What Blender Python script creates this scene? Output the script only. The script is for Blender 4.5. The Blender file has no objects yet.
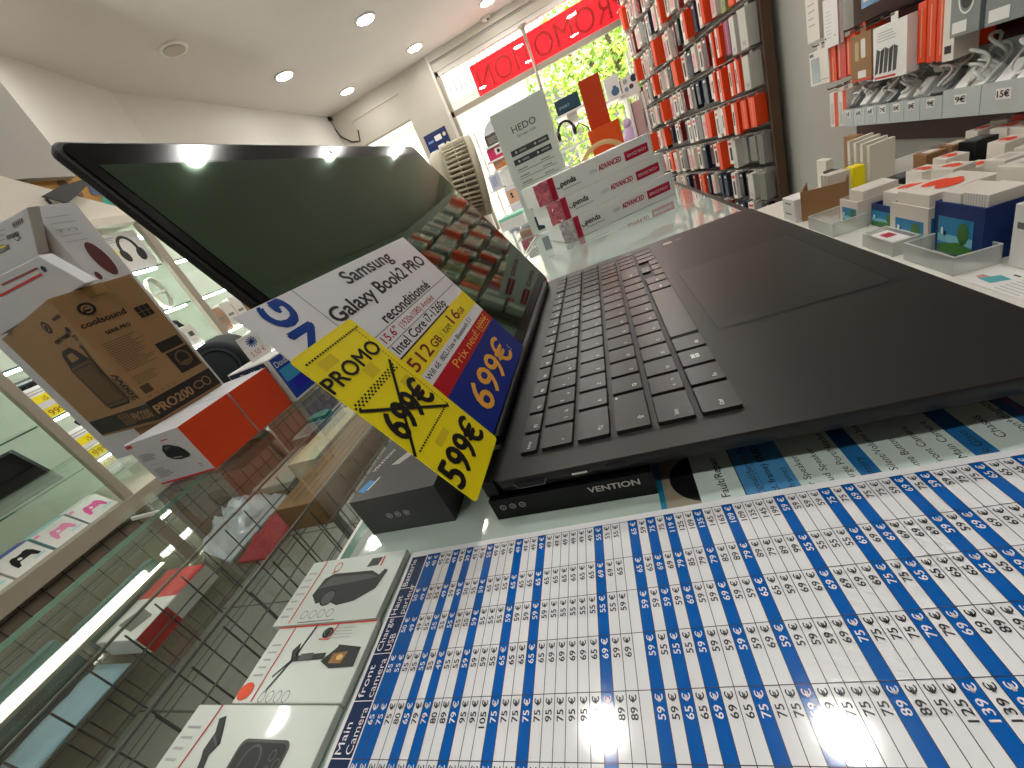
import bpy, math, random
from mathutils import Vector, Matrix
random.seed(7)
C = bpy.context.scene.collection
SC = bpy.context.scene
PI = math.pi
# ---------------------------------------------------------------- camera
RW = ((0.908614, 0.163655, -0.384235), (-0.25926, -0.500256, -0.826153), (-0.32742, 0.850271, -0.41211))
CAMP = Vector((0.0869, -0.1410, 1.1172))
FPX = 399.64

def ray(px, py):
    a, b = (px - 512) / FPX, (py - 384) / FPX
    return Vector([RW[0][i] * a + RW[1][i] * b + RW[2][i] for i in range(3)])

def at(px, py, X=None, Y=None, Z=None):
    """the point of the plane X=, Y= or Z= that the photograph shows at (px, py)"""
    d = ray(px, py)
    i, v = (0, X) if X is not None else (1, Y) if Y is not None else (2, Z)
    return CAMP + d * ((v - CAMP[i]) / d[i])

def atp(px, py, P0, n):
    d = ray(px, py)
    return CAMP + d * ((Vector(n) @ (Vector(P0) - CAMP)) / (Vector(n) @ d)) if False else CAMP + d * (Vector(n).dot(Vector(P0) - CAMP) / Vector(n).dot(d))

cam_d = bpy.data.cameras.new('camera')
cam = bpy.data.objects.new('camera', cam_d)
C.objects.link(cam)
cam_d.sensor_fit = 'HORIZONTAL'
cam_d.sensor_width = 36.0
cam_d.lens = FPX / 1024 * 36.0
cam_d.clip_start = 0.005
cam_d.clip_end = 200
m = Matrix(((RW[0][0], -RW[1][0], -RW[2][0], CAMP.x), (RW[0][1], -RW[1][1], -RW[2][1], CAMP.y),
            (RW[0][2], -RW[1][2], -RW[2][2], CAMP.z), (0, 0, 0, 1)))
cam.matrix_world = m
SC.camera = cam

# ---------------------------------------------------------------- materials
def lin(c):
    return tuple(((v / 255) / 12.92 if v / 255 <= 0.04045 else ((v / 255 + 0.055) / 1.055) ** 2.4) for v in c)

MATS = {}
def mat(name, rgb, rough=0.5, metal=0.0, spec=0.5, emit=None, es=1.0, noise=0.0, nscale=60, alpha=1.0, trans=0.0, ior=1.45, coat=0.0, bump=0.0):
    if name in MATS:
        return MATS[name]
    M = bpy.data.materials.new(name)
    M.use_nodes = True
    nt = M.node_tree
    p = nt.nodes['Principled BSDF']
    col = (*lin(rgb), 1)
    p.inputs['Base Color'].default_value = col
    p.inputs['Roughness'].default_value = rough
    p.inputs['Metallic'].default_value = metal
    p.inputs['Specular IOR Level'].default_value = spec
    p.inputs['IOR'].default_value = ior
    p.inputs['Alpha'].default_value = alpha
    p.inputs['Transmission Weight'].default_value = trans
    p.inputs['Coat Weight'].default_value = coat
    p.inputs['Coat Roughness'].default_value = 0.04
    if emit:
        p.inputs['Emission Color'].default_value = (*lin(emit), 1)
        p.inputs['Emission Strength'].default_value = es
    if noise or bump:
        tc = nt.nodes.new('ShaderNodeTexCoord')
        nz = nt.nodes.new('ShaderNodeTexNoise')
        nz.inputs['Scale'].default_value = nscale
        nz.inputs['Detail'].default_value = 4
        nt.links.new(tc.outputs['Object'], nz.inputs['Vector'])
        if noise:
            mx = nt.nodes.new('ShaderNodeMix')
            mx.data_type = 'RGBA'
            k = 1 - noise
            mx.inputs['A'].default_value = (col[0] * k, col[1] * k, col[2] * k, 1)
            mx.inputs['B'].default_value = tuple(min(1, v * (1 + noise)) for v in col[:3]) + (1,)
            nt.links.new(nz.outputs['Fac'], mx.inputs['Factor'])
            nt.links.new(mx.outputs['Result'], p.inputs['Base Color'])
        if bump:
            bp = nt.nodes.new('ShaderNodeBump')
            bp.inputs['Strength'].default_value = bump
            bp.inputs['Distance'].default_value = 0.002
            nt.links.new(nz.outputs['Fac'], bp.inputs['Height'])
            nt.links.new(bp.outputs['Normal'], p.inputs['Normal'])
    MATS[name] = M
    return M

def glassy(name, rgb, refl=0.5, rough=0.01, tint=(255, 255, 255)):
    """thin clear sheet: tinted see-through plus a mirror coat that grows at grazing angles"""
    if name in MATS:
        return MATS[name]
    M = bpy.data.materials.new(name)
    M.use_nodes = True
    nt = M.node_tree
    nt.nodes.clear()
    out = nt.nodes.new('ShaderNodeOutputMaterial')
    tr = nt.nodes.new('ShaderNodeBsdfTransparent')
    tr.inputs['Color'].default_value = (*lin(rgb), 1)
    gl = nt.nodes.new('ShaderNodeBsdfGlossy')
    gl.inputs['Color'].default_value = (*lin(tint), 1)
    gl.inputs['Roughness'].default_value = rough
    fr = nt.nodes.new('ShaderNodeLayerWeight')
    fr.inputs['Blend'].default_value = 0.5
    pw = nt.nodes.new('ShaderNodeMath'); pw.operation = 'POWER'; pw.inputs[1].default_value = 4.5
    ma = nt.nodes.new('ShaderNodeMath'); ma.operation = 'MULTIPLY_ADD'; ma.inputs[1].default_value = 0.95; ma.inputs[2].default_value = 0.045
    nt.links.new(fr.outputs['Facing'], pw.inputs[0]); nt.links.new(pw.outputs[0], ma.inputs[0])
    mu = nt.nodes.new('ShaderNodeMath')
    mu.operation = 'MULTIPLY'
    mu.inputs[1].default_value = refl
    mu.use_clamp = True
    mx = nt.nodes.new('ShaderNodeMixShader')
    nt.links.new(ma.outputs[0], mu.inputs[0])
    nt.links.new(mu.outputs[0], mx.inputs[0])
    nt.links.new(tr.outputs[0], mx.inputs[1])
    nt.links.new(gl.outputs[0], mx.inputs[2])
    nt.links.new(mx.outputs[0], out.inputs[0])
    MATS[name] = M
    return M

def translucent(name, rgb, mixf=0.7):
    M = bpy.data.materials.new(name)
    M.use_nodes = True
    nt = M.node_tree
    p = nt.nodes['Principled BSDF']
    p.inputs['Base Color'].default_value = (*lin(rgb), 1)
    p.inputs['Roughness'].default_value = 0.5
    t = nt.nodes.new('ShaderNodeBsdfTranslucent')
    t.inputs['Color'].default_value = (*lin(rgb), 1)
    mx = nt.nodes.new('ShaderNodeMixShader')
    mx.inputs[0].default_value = mixf
    o = nt.nodes['Material Output']
    nt.links.new(p.outputs[0], mx.inputs[1])
    nt.links.new(t.outputs[0], mx.inputs[2])
    nt.links.new(mx.outputs[0], o.inputs[0])
    MATS[name] = M
    return M

WHITE = mat('white card', (232, 230, 226), 0.45, noise=0.03)
BLACK = mat('black ink', (14, 14, 15), 0.45)
GREYINK = mat('grey ink', (110, 110, 112), 0.5)
LGREY = mat('light grey ink', (168, 168, 168), 0.5)
ORANGE = mat('orange card', (228, 66, 12), 0.45, noise=0.04)
RED = mat('red ink', (205, 38, 38), 0.45)
PINKRED = mat('crimson print', (178, 24, 58), 0.45)
NAVY = mat('navy ink', (18, 38, 78), 0.45)
BLUE = mat('blue ink', (20, 82, 160), 0.4)
YELLOW = mat('yellow card', (252, 232, 14), 0.5, noise=0.03)
CARD = mat('kraft cardboard', (156, 120, 80), 0.7, noise=0.08, nscale=90, bump=0.15)
STEEL = mat('steel wire', (120, 118, 112), 0.3, 0.9)
DWIRE = mat('dark wire', (52, 50, 48), 0.4, 0.6)
PLAST = mat('black plastic', (22, 22, 24), 0.35)
CLEAR = glassy('clear plastic', (250, 252, 251), 0.8)

# ---------------------------------------------------------------- mesh builder
_glyph = {}
def glyphs(s, bold=0.0):
    k = (s, bold)
    if k in _glyph:
        return _glyph[k]
    cu = bpy.data.curves.new('t', 'FONT')
    cu.body = s
    cu.size = 1.0
    cu.fill_mode = 'FRONT' if hasattr(cu, 'fill_mode') else cu.fill_mode
    cu.resolution_u = 3
    cu.offset = bold
    o = bpy.data.objects.new('t', cu)
    C.objects.link(o)
    bpy.context.view_layer.update()
    me = bpy.data.meshes.new_from_object(o.evaluated_get(bpy.context.evaluated_depsgraph_get()))
    vs = [(v.co.x, v.co.y) for v in me.vertices]
    fs = [tuple(p.vertices) for p in me.polygons]
    bpy.data.objects.remove(o)
    bpy.data.curves.remove(cu)
    bpy.data.meshes.remove(me)
    xs = [v[0] for v in vs] or [0]
    x0, x1 = min(xs), max(xs)
    vs = [(x - x0, y) for x, y in vs]
    _glyph[k] = (vs, fs, x1 - x0)
    return _glyph[k]

class Face:
    """a flat frame: origin, unit axes across and up; numbers on it are metres"""
    def __init__(s, O, U, V, sx=1.0, sy=1.0):
        s.sx, s.sy = sx, sy
        s.O = Vector(O)
        s.u = Vector(U).normalized()
        s.v = Vector(V).normalized()
        s.n = s.u.cross(s.v).normalized()
    def p(s, x, y, l=0.0):
        return s.O + s.u * (x * s.sx) + s.v * (y * s.sy) + s.n * l

class B:
    def __init__(s):
        s.V, s.F, s.M, s.S, s.mats = [], [], [], [], []
    def mi(s, m):
        if m not in s.mats:
            s.mats.append(m)
        return s.mats.index(m)
    def face(s, idx, m, smooth=False):
        s.F.append(tuple(idx)); s.M.append(s.mi(m)); s.S.append(smooth)
    def add(s, vs):
        k = len(s.V)
        s.V += [Vector(v) for v in vs]
        return k
    def quad(s, a, b, c, d, m):
        k = s.add((a, b, c, d)); s.face((k, k + 1, k + 2, k + 3), m)
    def obox(s, O, U, V, W, m, **fm):
        """box from corner O with edge vectors U, V, W (right-handed); fm: u0,u1,v0,v1,w0,w1 materials"""
        O, U, V, W = Vector(O), Vector(U), Vector(V), Vector(W)
        if U.cross(V).dot(W) < 0:
            O = O + U; U = -U
            fm = dict(fm); a, b = fm.get('u0'), fm.get('u1')
            fm['u0'], fm['u1'] = b, a
        k = s.add((O, O + U, O + U + V, O + V, O + W, O + U + W, O + U + V + W, O + V + W))
        for key, ix in (('w0', (3, 2, 1, 0)), ('w1', (4, 5, 6, 7)), ('v0', (0, 1, 5, 4)), ('v1', (2, 3, 7, 6)), ('u1', (1, 2, 6, 5)), ('u0', (3, 0, 4, 7))):
            s.face([k + i for i in ix], fm.get(key) or m)
        return s
    def box(s, x0, x1, y0, y1, z0, z1, m, **fm):
        return s.obox((x0, y0, z0), (x1 - x0, 0, 0), (0, y1 - y0, 0), (0, 0, z1 - z0), m, **fm)
    def poly(s, F, pts, m, l=0.0004):
        k = s.add([F.p(x, y, l) for x, y in pts]); s.face(range(k, k + len(pts)), m)
        return s
    def rect(s, F, x0, y0, x1, y1, m, l=0.0004):
        return s.poly(F, ((x0, y0), (x1, y0), (x1, y1), (x0, y1)), m, l)
    def disc(s, F, cx, cy, rx, ry, m, l=0.0004, n=20, rot=0.0):
        cr, sr = math.cos(rot), math.sin(rot)
        return s.poly(F, [(cx + rx * math.cos(t) * cr - ry * math.sin(t) * sr, cy + rx * math.cos(t) * sr + ry * math.sin(t) * cr) for t in [2 * PI * i / n for i in range(n)]], m, l)
    def ring(s, F, cx, cy, rx, ry, w, m, l=0.0004, n=24, a0=0.0, a1=2 * PI):
        k = 0
        for i in range(n):
            t0, t1 = a0 + (a1 - a0) * i / n, a0 + (a1 - a0) * (i + 1) / n
            s.poly(F, ((cx + (rx - w) * math.cos(t0), cy + (ry - w) * math.sin(t0)), (cx + rx * math.cos(t0), cy + ry * math.sin(t0)),
                       (cx + rx * math.cos(t1), cy + ry * math.sin(t1)), (cx + (rx - w) * math.cos(t1), cy + (ry - w) * math.sin(t1))), m, l)
        return s
    def line(s, F, a, b, w, m, l=0.0004):
        d = Vector((b[0] - a[0], b[1] - a[1])); d.normalize(); q = Vector((-d.y, d.x)) * w / 2
        return s.poly(F, ((a[0] - q.x, a[1] - q.y), (b[0] - q.x, b[1] - q.y), (b[0] + q.x, b[1] + q.y), (a[0] + q.x, a[1] + q.y)), m, l)
    def text(s, F, x, y, h, txt, m, w=None, al='L', rot=0.0, bold=0.0, l=0.0005, shear=0.0):
        """h: height of a capital; w: forced total width; rot in degrees about (x, y)"""
        vs, fs, tw = glyphs(txt)
        if not fs:
            return s
        sy = h / 0.72
        sx = w / tw if w else sy
        off = {'L': 0, 'C': -tw * sx / 2, 'R': -tw * sx}[al]
        cr, sr = math.cos(math.radians(rot)), math.sin(math.radians(rot))
        d = max(0.0, bold) * h * 1.3                      # heavier strokes: the same letters set again a hair aside
        for ox, oy, ol in (((0, 0, 0),) if d == 0 else ((-d, 0, 0), (d, 0, 0.00002), (0, -d * 0.7, 0.00004), (0, d * 0.7, 0.00006))):
            pts = []
            for a, b in vs:
                a2, b2 = a * sx + off + shear * b * sy + ox, b * sy + oy
                pts.append(F.p(x + a2 * cr - b2 * sr, y + a2 * sr + b2 * cr, l + ol))
            k = s.add(pts)
            for f in fs:
                s.face([k + i for i in f], m)
        return s
    def greek(s, F, x0, y0, x1, y1, n, m, th=0.35, l=0.0004, ragged=0.4):
        """n thin lines of print too small to read"""
        r = random.Random(int(x0 * 1e5) + n)
        dy = (y1 - y0) / n
        for i in range(n):
            s.rect(F, x0, y0 + i * dy, x0 + (x1 - x0) * (1 - ragged * r.random()), y0 + i * dy + dy * th, m, l)
        return s
    def prism(s, F, pts, th, m, side=None, l=0.0):
        """outline pts on face F (counter-clockwise), raised th along its normal"""
        n = len(pts)
        k = s.add([F.p(x, y, l) for x, y in pts]); j = s.add([F.p(x, y, l + th) for x, y in pts])
        s.face([k + i for i in reversed(range(n))], side or m); s.face([j + i for i in range(n)], m)
        for i in range(n):
            s.face((k + i, k + (i + 1) % n, j + (i + 1) % n, j + i), side or m)
        return s
    def rr(s, x0, y0, x1, y1, r, n=4):
        out = []
        for cx, cy, a in ((x1 - r, y0 + r, -PI / 2), (x1 - r, y1 - r, 0), (x0 + r, y1 - r, PI / 2), (x0 + r, y0 + r, PI)):
            out += [(cx + r * math.cos(a + PI / 2 * i / n), cy + r * math.sin(a + PI / 2 * i / n)) for i in range(n + 1)]
        return out
    def tube(s, pts, r, m, seg=8, closed=False, r1=None):
        P = [Vector(p) for p in pts]
        n = len(P)
        rings = []
        prev = None
        for i, p in enumerate(P):
            if closed:
                d = P[(i + 1) % n] - P[i - 1]
            else:
                d = P[min(i + 1, n - 1)] - P[max(i - 1, 0)]
            d.normalize()
            a = prev if prev is not None else (Vector((0, 0, 1)) if abs(d.z) < 0.9 else Vector((1, 0, 0)))
            q = (a - d * a.dot(d))
            if q.length < 1e-6:
                q = d.orthogonal()
            q.normalize(); prev = q
            e = d.cross(q)
            rr_ = r if r1 is None else r + (r1 - r) * i / max(1, n - 1)
            rings.append(s.add([p + q * rr_ * math.cos(2 * PI * t / seg) + e * rr_ * math.sin(2 * PI * t / seg) for t in range(seg)]))
        for i in range(n if closed else n - 1):
            a, b = rings[i], rings[(i + 1) % n]
            for t in range(seg):
                s.face((a + t, a + (t + 1) % seg, b + (t + 1) % seg, b + t), m, True)
        if not closed:
            s.face([rings[0] + t for t in reversed(range(seg))], m); s.face([rings[-1] + t for t in range(seg)], m)
        return s
    def bar(s, a, b, r, m, seg=6):
        return s.tube((a, b), r, m, seg)
    def lathe(s, O, axis, prof, m, seg=24, x=None, cap=True):
        """prof: (radius, height along axis)"""
        O = Vector(O); d = Vector(axis).normalized()
        q = Vector(x).normalized() if x else d.orthogonal().normalized()
        e = d.cross(q)
        rings = [s.add([O + d * h + (q * math.cos(2 * PI * t / seg) + e * math.sin(2 * PI * t / seg)) * max(r, 1e-5) for t in range(seg)]) for r, h in prof]
        for a, b in zip(rings, rings[1:]):
            for t in range(seg):
                s.face((a + t, a + (t + 1) % seg, b + (t + 1) % seg, b + t), m, True)
        if cap: s.face([rings[0] + t for t in reversed(range(seg))], m); s.face([rings[-1] + t for t in range(seg)], m)
        return s
    def build(s, name, parent=None, bevel=0.0, base=None, seg=2, flip=False):
        """link as one object; a part keeps its parent's place as origin, a thing stands on its base"""
        if parent is not None:
            org = pworld(parent)
        elif base is not None:
            org = Vector(base)
        else:
            xs = [v.x for v in s.V]; ys = [v.y for v in s.V]; zs = [v.z for v in s.V]
            org = Vector(((min(xs) + max(xs)) / 2, (min(ys) + max(ys)) / 2, min(zs)))
        me = bpy.data.meshes.new(name)
        me.from_pydata([v - org for v in s.V], [], s.F)
        for m_ in s.mats:
            me.materials.append(m_)
        me.polygons.foreach_set('material_index', s.M)
        me.polygons.foreach_set('use_smooth', s.S)
        me.update()
        o = bpy.data.objects.new(name, me)
        C.objects.link(o)
        if parent is not None:
            o.parent = parent
        else:
            o.location = org
        if bevel:
            bv = o.modifiers.new('edge', 'BEVEL')
            bv.width = bevel; bv.segments = seg; bv.limit_method = 'ANGLE'; bv.angle_limit = math.radians(40)
            bv.use_clamp_overlap = True
        return o

def pworld(o):
    v = Vector((0, 0, 0))
    while o is not None:
        v = v + o.location
        o = o.parent
    return v

def tag(o, label, cat, group=None, kind=None):
    o['label'] = label
    o['category'] = cat
    if group:
        o['group'] = group
    if kind:
        o['kind'] = kind
    return o

def thing(name, loc, label, cat, group=None):
    o = bpy.data.objects.new(name, None)
    o.empty_display_size = 0.02
    C.objects.link(o)
    o.location = loc
    return tag(o, label, cat, group)

def struct(b, name, bevel=0.0):
    o = b.build(name, base=(0, 0, 0), bevel=bevel)
    o['kind'] = 'structure'
    return o

def dup(root, loc, label, rz=None, group=None, scale=None):
    r = root.copy(); C.objects.link(r); r.location = loc; r['label'] = label
    if rz is not None:
        r.rotation_euler = (0, 0, rz)
    if group:
        r['group'] = group
    if scale:
        r.scale = scale
    for ch in root.children:
        c = ch.copy(); C.objects.link(c); c.parent = r
        for g in ch.children:
            d = g.copy(); C.objects.link(d); d.parent = c
    return r
XV, YV, ZV = Vector((1, 0, 0)), Vector((0, 1, 0)), Vector((0, 0, 1))
FZ = lambda z: Face((0, 0, z), (0, 1, 0), (-1, 0, 0))      # lies flat, read from the +X side: across = +Y, up = -X
# ================================================================ THE SETTING
H = 2.6
wall_m = mat('painted wall', (208, 204, 197), 0.7, noise=0.03, nscale=8, bump=0.05)
ceil_m = mat('ceiling paint', (210, 204, 199), 0.75, noise=0.02, nscale=6)
greywall = mat('grey wall paint', (172, 170, 162), 0.7, noise=0.03, nscale=8)
trim_m = mat('trim paint', (188, 182, 168), 0.55)
floor_m = mat('floor tiles', (124, 122, 116), 0.35, noise=0.12, nscale=5)
b = B(); b.box(-2.8, 1.4, -2.6, 5.3, -0.1, 0.0, floor_m)
F = Face((0, 0, 0), XV, YV)
grout = mat('floor grout', (70, 66, 60), 0.8)
for i in range(11): b.line(F, (-2.7 + i * 0.4, -2.5), (-2.7 + i * 0.4, 5.2), 0.008, grout, 0.0008)
for i in range(20): b.line(F, (-2.8, -2.5 + i * 0.4), (1.3, -2.5 + i * 0.4), 0.008, grout, 0.0009)
struct(b, 'floor')
b = B(); b.box(-2.8, 1.4, -2.6, 5.3, H, H + 0.1, ceil_m); struct(b, 'ceiling')
b = B(); b.box(-2.8, -2.6, -2.6, 5.3, 0, H, wall_m)
struct(b, 'wall_left')
b = B(); b.prism(Face((0, 0, 1.91), XV, YV), [(-2.6, -2.5), (-2.35, -2.5), (-2.35, 1.75), (-2.6, 2.55)], H - 1.91, wall_m); b.box(-2.35, -2.06, -2.5, 1.549, 1.91, H, greywall)
struct(b, 'trim_1')                                      # boxed-in beam over the display cabinet
b = B(); b.box(-2.8, 1.4, -2.6, -2.5, 0, H, wall_m); struct(b, 'wall_back')
b = B(); b.box(1.12, 1.4, -2.6, 5.3, 0, H, greywall)
struct(b, 'wall_right')
# street front: piers and lintels around a small opening and the big shop window
FY0, FY1 = 5.09, 5.25
W2 = (-2.37, -1.69, 0.9, 2.45)
W1 = (-1.225, 0.90, 0.55, 2.44)
b = B()
b.box(-2.6, W2[0], FY0, FY1, 0, H, trim_m); b.box(W2[1], W1[0], FY0, FY1, 0, H, trim_m); b.box(W1[1], 1.12, FY0, FY1, 0, H, trim_m)
b.box(W2[0], W2[1], FY0, FY1, W2[3], H, trim_m); b.box(W2[0], W2[1], FY0, FY1, 0, W2[2], trim_m)
b.box(W1[0], W1[1], FY0, FY1, W1[3], H, trim_m); b.box(W1[0], W1[1], FY0, FY1, 0, W1[2], trim_m)
struct(b, 'wall_front')
b = B(); b.box(W1[0] - 0.02, 1.0, 5.075, 5.09, 2.515, 2.525, greywall); b.box(W1[0] - 0.02, 1.0, 5.06, 5.09, 2.53, 2.60, trim_m)
b.box(W1[0] - 0.025, W1[0], 5.055, 5.09, 0.55, 2.60, wall_m)
struct(b, 'trim_2')
frame_m = mat('window frame metal', (150, 142, 128), 0.4, 0.3)
glass_m = glassy('window glass', (250, 252, 251), 0.6)
b = B()
b.box(W1[0], W1[1], 5.10, 5.15, 1.997, 2.05, frame_m)
b.box(W1[0], W1[0] + 0.035, 5.10, 5.16, 0.55, 2.44, frame_m); b.box(W1[1] - 0.05, W1[1], 5.10, 5.16, 0.55, 2.44, frame_m)
b.box(W1[0], W1[1], 5.10, 5.16, 2.40, 2.44, wall_m); b.box(W1[0], W1[1], 5.10, 5.16, 0.55, 0.6, frame_m)
b.bar((-0.205, 5.08, 1.25), (-0.205, 5.08, 2.40), 0.016, frame_m, 10); b.lathe((-0.205, 5.08, 2.37), ZV, ((0.02, 0), (0.05, 0.03)), frame_m, 14)
for i in range(4): b.box(0.79 + i * 0.028, 0.805 + i * 0.028, 5.085, 5.10, 0.6, 1.99, wall_m if i % 2 else frame_m)
w1 = struct(b, 'window_1')
b = B(); b.box(W1[0], W1[1], 5.12, 5.126, 0.55, 2.44, glass_m)
g = b.build('pane', w1)
b = B(); b.box(W2[0], W2[1], 5.12, 5.126, W2[2], W2[3], glass_m); w2 = struct(b, 'window_2')
b = B(); b.box(W2[0], W2[1], 5.10, 5.118, 2.182, 2.45, trim_m); b.box(W2[0], W2[1], 5.095, 5.105, 2.17, 2.19, frame_m); b.build('shutter', w2)
# ---- the street outside
stone = mat('pale facade stone', (236, 224, 206), 0.8, noise=0.05, nscale=3)
pave = mat('street paving', (190, 184, 172), 0.8, noise=0.06, nscale=2)
b = B(); b.box(-14, 12, 5.3, 20, -0.12, -0.02, pave); o = struct(b, 'ground_street'); o.name = 'ground'
fac = thing('building', (-3, 13, 0), 'pale stone building across the street seen through the shop window', 'building')
b = B(); b.box(-14, 9, 13, 15, 0, 7.4, stone); b.build('wall', fac)
rec = mat('shaded window recess', (120, 112, 112), 0.5)
Ff = Face((0, 12.99, 0), XV, ZV)
for i in range(12):
    x = -12.6 + i * 1.75
    b = B(); pts = [(x - 0.45, 0.3), (x + 0.45, 0.3)] + [(x + 0.45 * math.cos(t), 2.4 + 0.45 * math.sin(t)) for t in [PI * k / 12 for k in range(13)]]
    b.prism(Ff, pts, 0.05, rec); b.ring(Ff, x, 2.4, 0.58, 0.58, 0.12, stone, 0.07, 14, 0, PI)
    b.build('arch_window', fac)
    b = B(); b.box(x - 0.4, x + 0.4, 12.95, 13.0, 4.3, 6.2, rec); b.build('window', fac)
iron = mat('balcony iron', (150, 140, 140), 0.5)
b = B()
b.box(-12, 1.6, 12.2, 13, 3.5, 3.62, stone)
b.bar((-12, 12.25, 4.5), (1.6, 12.25, 4.5), 0.03, iron)
for i in range(96): b.bar((-12 + i * 0.142, 12.25, 3.6), (-12 + i * 0.142, 12.25, 4.5), 0.018, iron, 4)
b.build('balcony', fac)
tree = thing('tree', (1.1, 9.3, 0), 'leafy yellow-green tree outside beyond the shop window', 'tree')
bark = mat('tree bark', (96, 80, 60), 0.9)
b = B(); b.tube(((1.1, 9.3, 0), (1.15, 9.3, 1.0), (1.05, 9.35, 1.9)), 0.13, bark, 10, r1=0.09)
for dx, dy, dz in ((-0.9, 0.3, 1.1), (0.8, -0.2, 1.3), (0.1, 0.6, 1.5), (-0.3, -0.5, 1.4)):
    b.tube(((1.05, 9.35, 1.7), (1.05 + dx * 0.5, 9.35 + dy * 0.5, 1.7 + dz * 0.6), (1.05 + dx, 9.35 + dy, 1.7 + dz)), 0.06, bark, 7, r1=0.02)
b.build('trunk', tree)
lf = [mat('leaf a', (168, 190, 60), 0.6), mat('leaf b', (120, 156, 44), 0.6), mat('leaf c', (208, 216, 110), 0.6)]
b = B(); r = random.Random(3)
for i in range(7000):
    a, e, q = r.uniform(0, 2 * PI), r.uniform(-1, 1), r.random() ** 0.45
    c = Vector((1.05 + 1.85 * q * math.cos(a) * math.sqrt(1 - e * e), 9.35 + 1.2 * q * math.sin(a) * math.sqrt(1 - e * e), 2.0 + 1.75 * q * e))
    u = Vector((r.uniform(-1, 1), r.uniform(-1, 1), r.uniform(-1, 1))).normalized() * r.uniform(0.04, 0.075)
    v = u.orthogonal().normalized() * u.length * 0.55
    k = b.add((c - u, c - v + u * 0.1, c + u, c + v + u * 0.1)); b.face((k, k + 1, k + 2, k + 3), lf[r.randrange(3)])
b.build('foliage', tree)['kind'] = 'stuff'
# ---- red banner on the outside of the glass, read from the street
ban = translucent('red banner film', (238, 20, 30), 0.8)
banl = mat('banner letters', (176, 6, 14), 0.6)
b = B(); Fb = Face((0, 5.17, 2.055), XV, ZV)
b.rect(Fb, -0.862, 0, 0.86, 0.29, ban, 0)
letters = B()
Fm = Face((0.80, 5.165, 2.055), -XV, ZV)
b.text(Face((0.80, 5.1685, 2.055), -XV, ZV), 0.02, 0.035, 0.215, 'PROMOTION', banl, w=1.60, l=0, bold=0.01)
o = b.build('banner'); tag(o, 'red sale banner hanging behind the top pane of the shop window', 'banner')
# ---- ceiling lamps
lampw = mat('lamp rim', (235, 232, 226), 0.4)
lampon = mat('lamp diffuser lit', (255, 255, 255), 0.4, emit=(255, 252, 247), es=42)
lampoff = mat('lamp diffuser unlit', (186, 174, 160), 0.5)
def lamp(x, y, label, on=True):
    t = thing('ceiling_light', (x, y, H), label, 'ceiling light', 'round recessed ceiling lights')
    b = B(); b.lathe((x, y, H + 0.001), -ZV, ((0.085, 0), (0.085, 0.006), (0.078, 0.012), (0.066, 0.012), (0.064, 0.009)), lampw, 28); b.build('rim', t)
    b = B(); b.lathe((x, y, H - 0.006), -ZV, ((0.063, 0), (0.063, 0.009), (0.058, 0.0095)), lampon if on else lampoff, 28); b.build('diffuser', t)
    return t
lab = {(-2.06, 2.62): 'unlit grey round ceiling light nearest the left wall', (-1.21, 3.67): 'largest lit round ceiling light above the laptop screen',
       (-2.06, 3.66): 'lit round ceiling light nearest the unlit one, by the left wall', (-1.21, 4.69): 'lit round ceiling light closest to the red banner end of the window',
       (-2.06, 4.68): 'lit round ceiling light in the far left corner of the ceiling', (-0.41, 4.70): 'lit round ceiling light cut by the top edge near the window'}
for (x, y), l in lab.items(): lamp(x, y, l, not l.startswith('unlit'))
nm = {-2.06: 'left row', -1.21: 'second row', -0.41: 'third row', 0.325: 'right-hand row'}
for x in (-2.06, -1.21, -0.41, 0.325):
    for y in (0.52, 1.58, 2.63, 3.67, 4.69, -0.6):
        if any(abs(x - a) < 0.1 and abs(y - c) < 0.1 for a, c in lab): continue
        off = abs(x + 1.21) < 0.1 and abs(y - 0.52) < 0.1
        lamp(x, y, 'unlit round ceiling light outside the frame' if off else 'lit round ceiling light outside the frame, seen only as a reflection', not off)
# small smoke detector and vents near the window
det = mat('detector plastic', (205, 198, 186), 0.5)
p = at(485, 17, Z=H); t = thing('smoke_detector', p, 'small white dome sensor on the ceiling above the window', 'detector')
b = B(); b.lathe(p, -ZV, ((0.05, 0), (0.05, 0.015), (0.03, 0.035), (0.008, 0.04)), det, 18); b.build('dome', t)
b = B(); b.lathe(p + Vector((0.02, -0.02, -0.028)), -ZV, ((0.014, 0), (0.01, 0.012)), PLAST, 10); b.build('sensor_eye', t)
# wiring in the far corner
b = B(); pts = [at(x, y, Y=5.08) for x, y in ((329, 118), (334, 128), (341, 137), (352, 142), (360, 141), (358, 130))]
b.tube(pts, 0.008, PLAST, 6); b.box(pts[0].x - 0.04, pts[0].x + 0.03, 5.04, 5.09, 2.555, 2.595, PLAST)
o = b.build('cable', base=pts[2]); tag(o, 'black loose cable looping down from the far ceiling corner', 'cable')
# world and sun
w = bpy.data.worlds.new('sky'); SC.world = w; w.use_nodes = True
bg = w.node_tree.nodes['Background']
bg.inputs[0].default_value = (0.86, 0.93, 1.0, 1); bg.inputs[1].default_value = 2.2
sd = bpy.data.lights.new('sun', 'SUN'); sd.energy = 5.0; sd.angle = 0.02; sd.color = (1, 0.95, 0.86)
so = bpy.data.objects.new('sun', sd); C.objects.link(so); so.rotation_euler = (math.radians(38), 0, math.radians(205))
SC.view_settings.view_transform = 'Standard'
SC.view_settings.look = 'None'
SC.view_settings.gamma = 1
SC.view_settings.use_curve_mapping = False
SC.view_settings.exposure = 1.2
SC.cycles.use_denoising = True
SC.cycles.max_bounces = 10
SC.cycles.transparent_max_bounces = 24
SC.cycles.sample_clamp_indirect = 6
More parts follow.
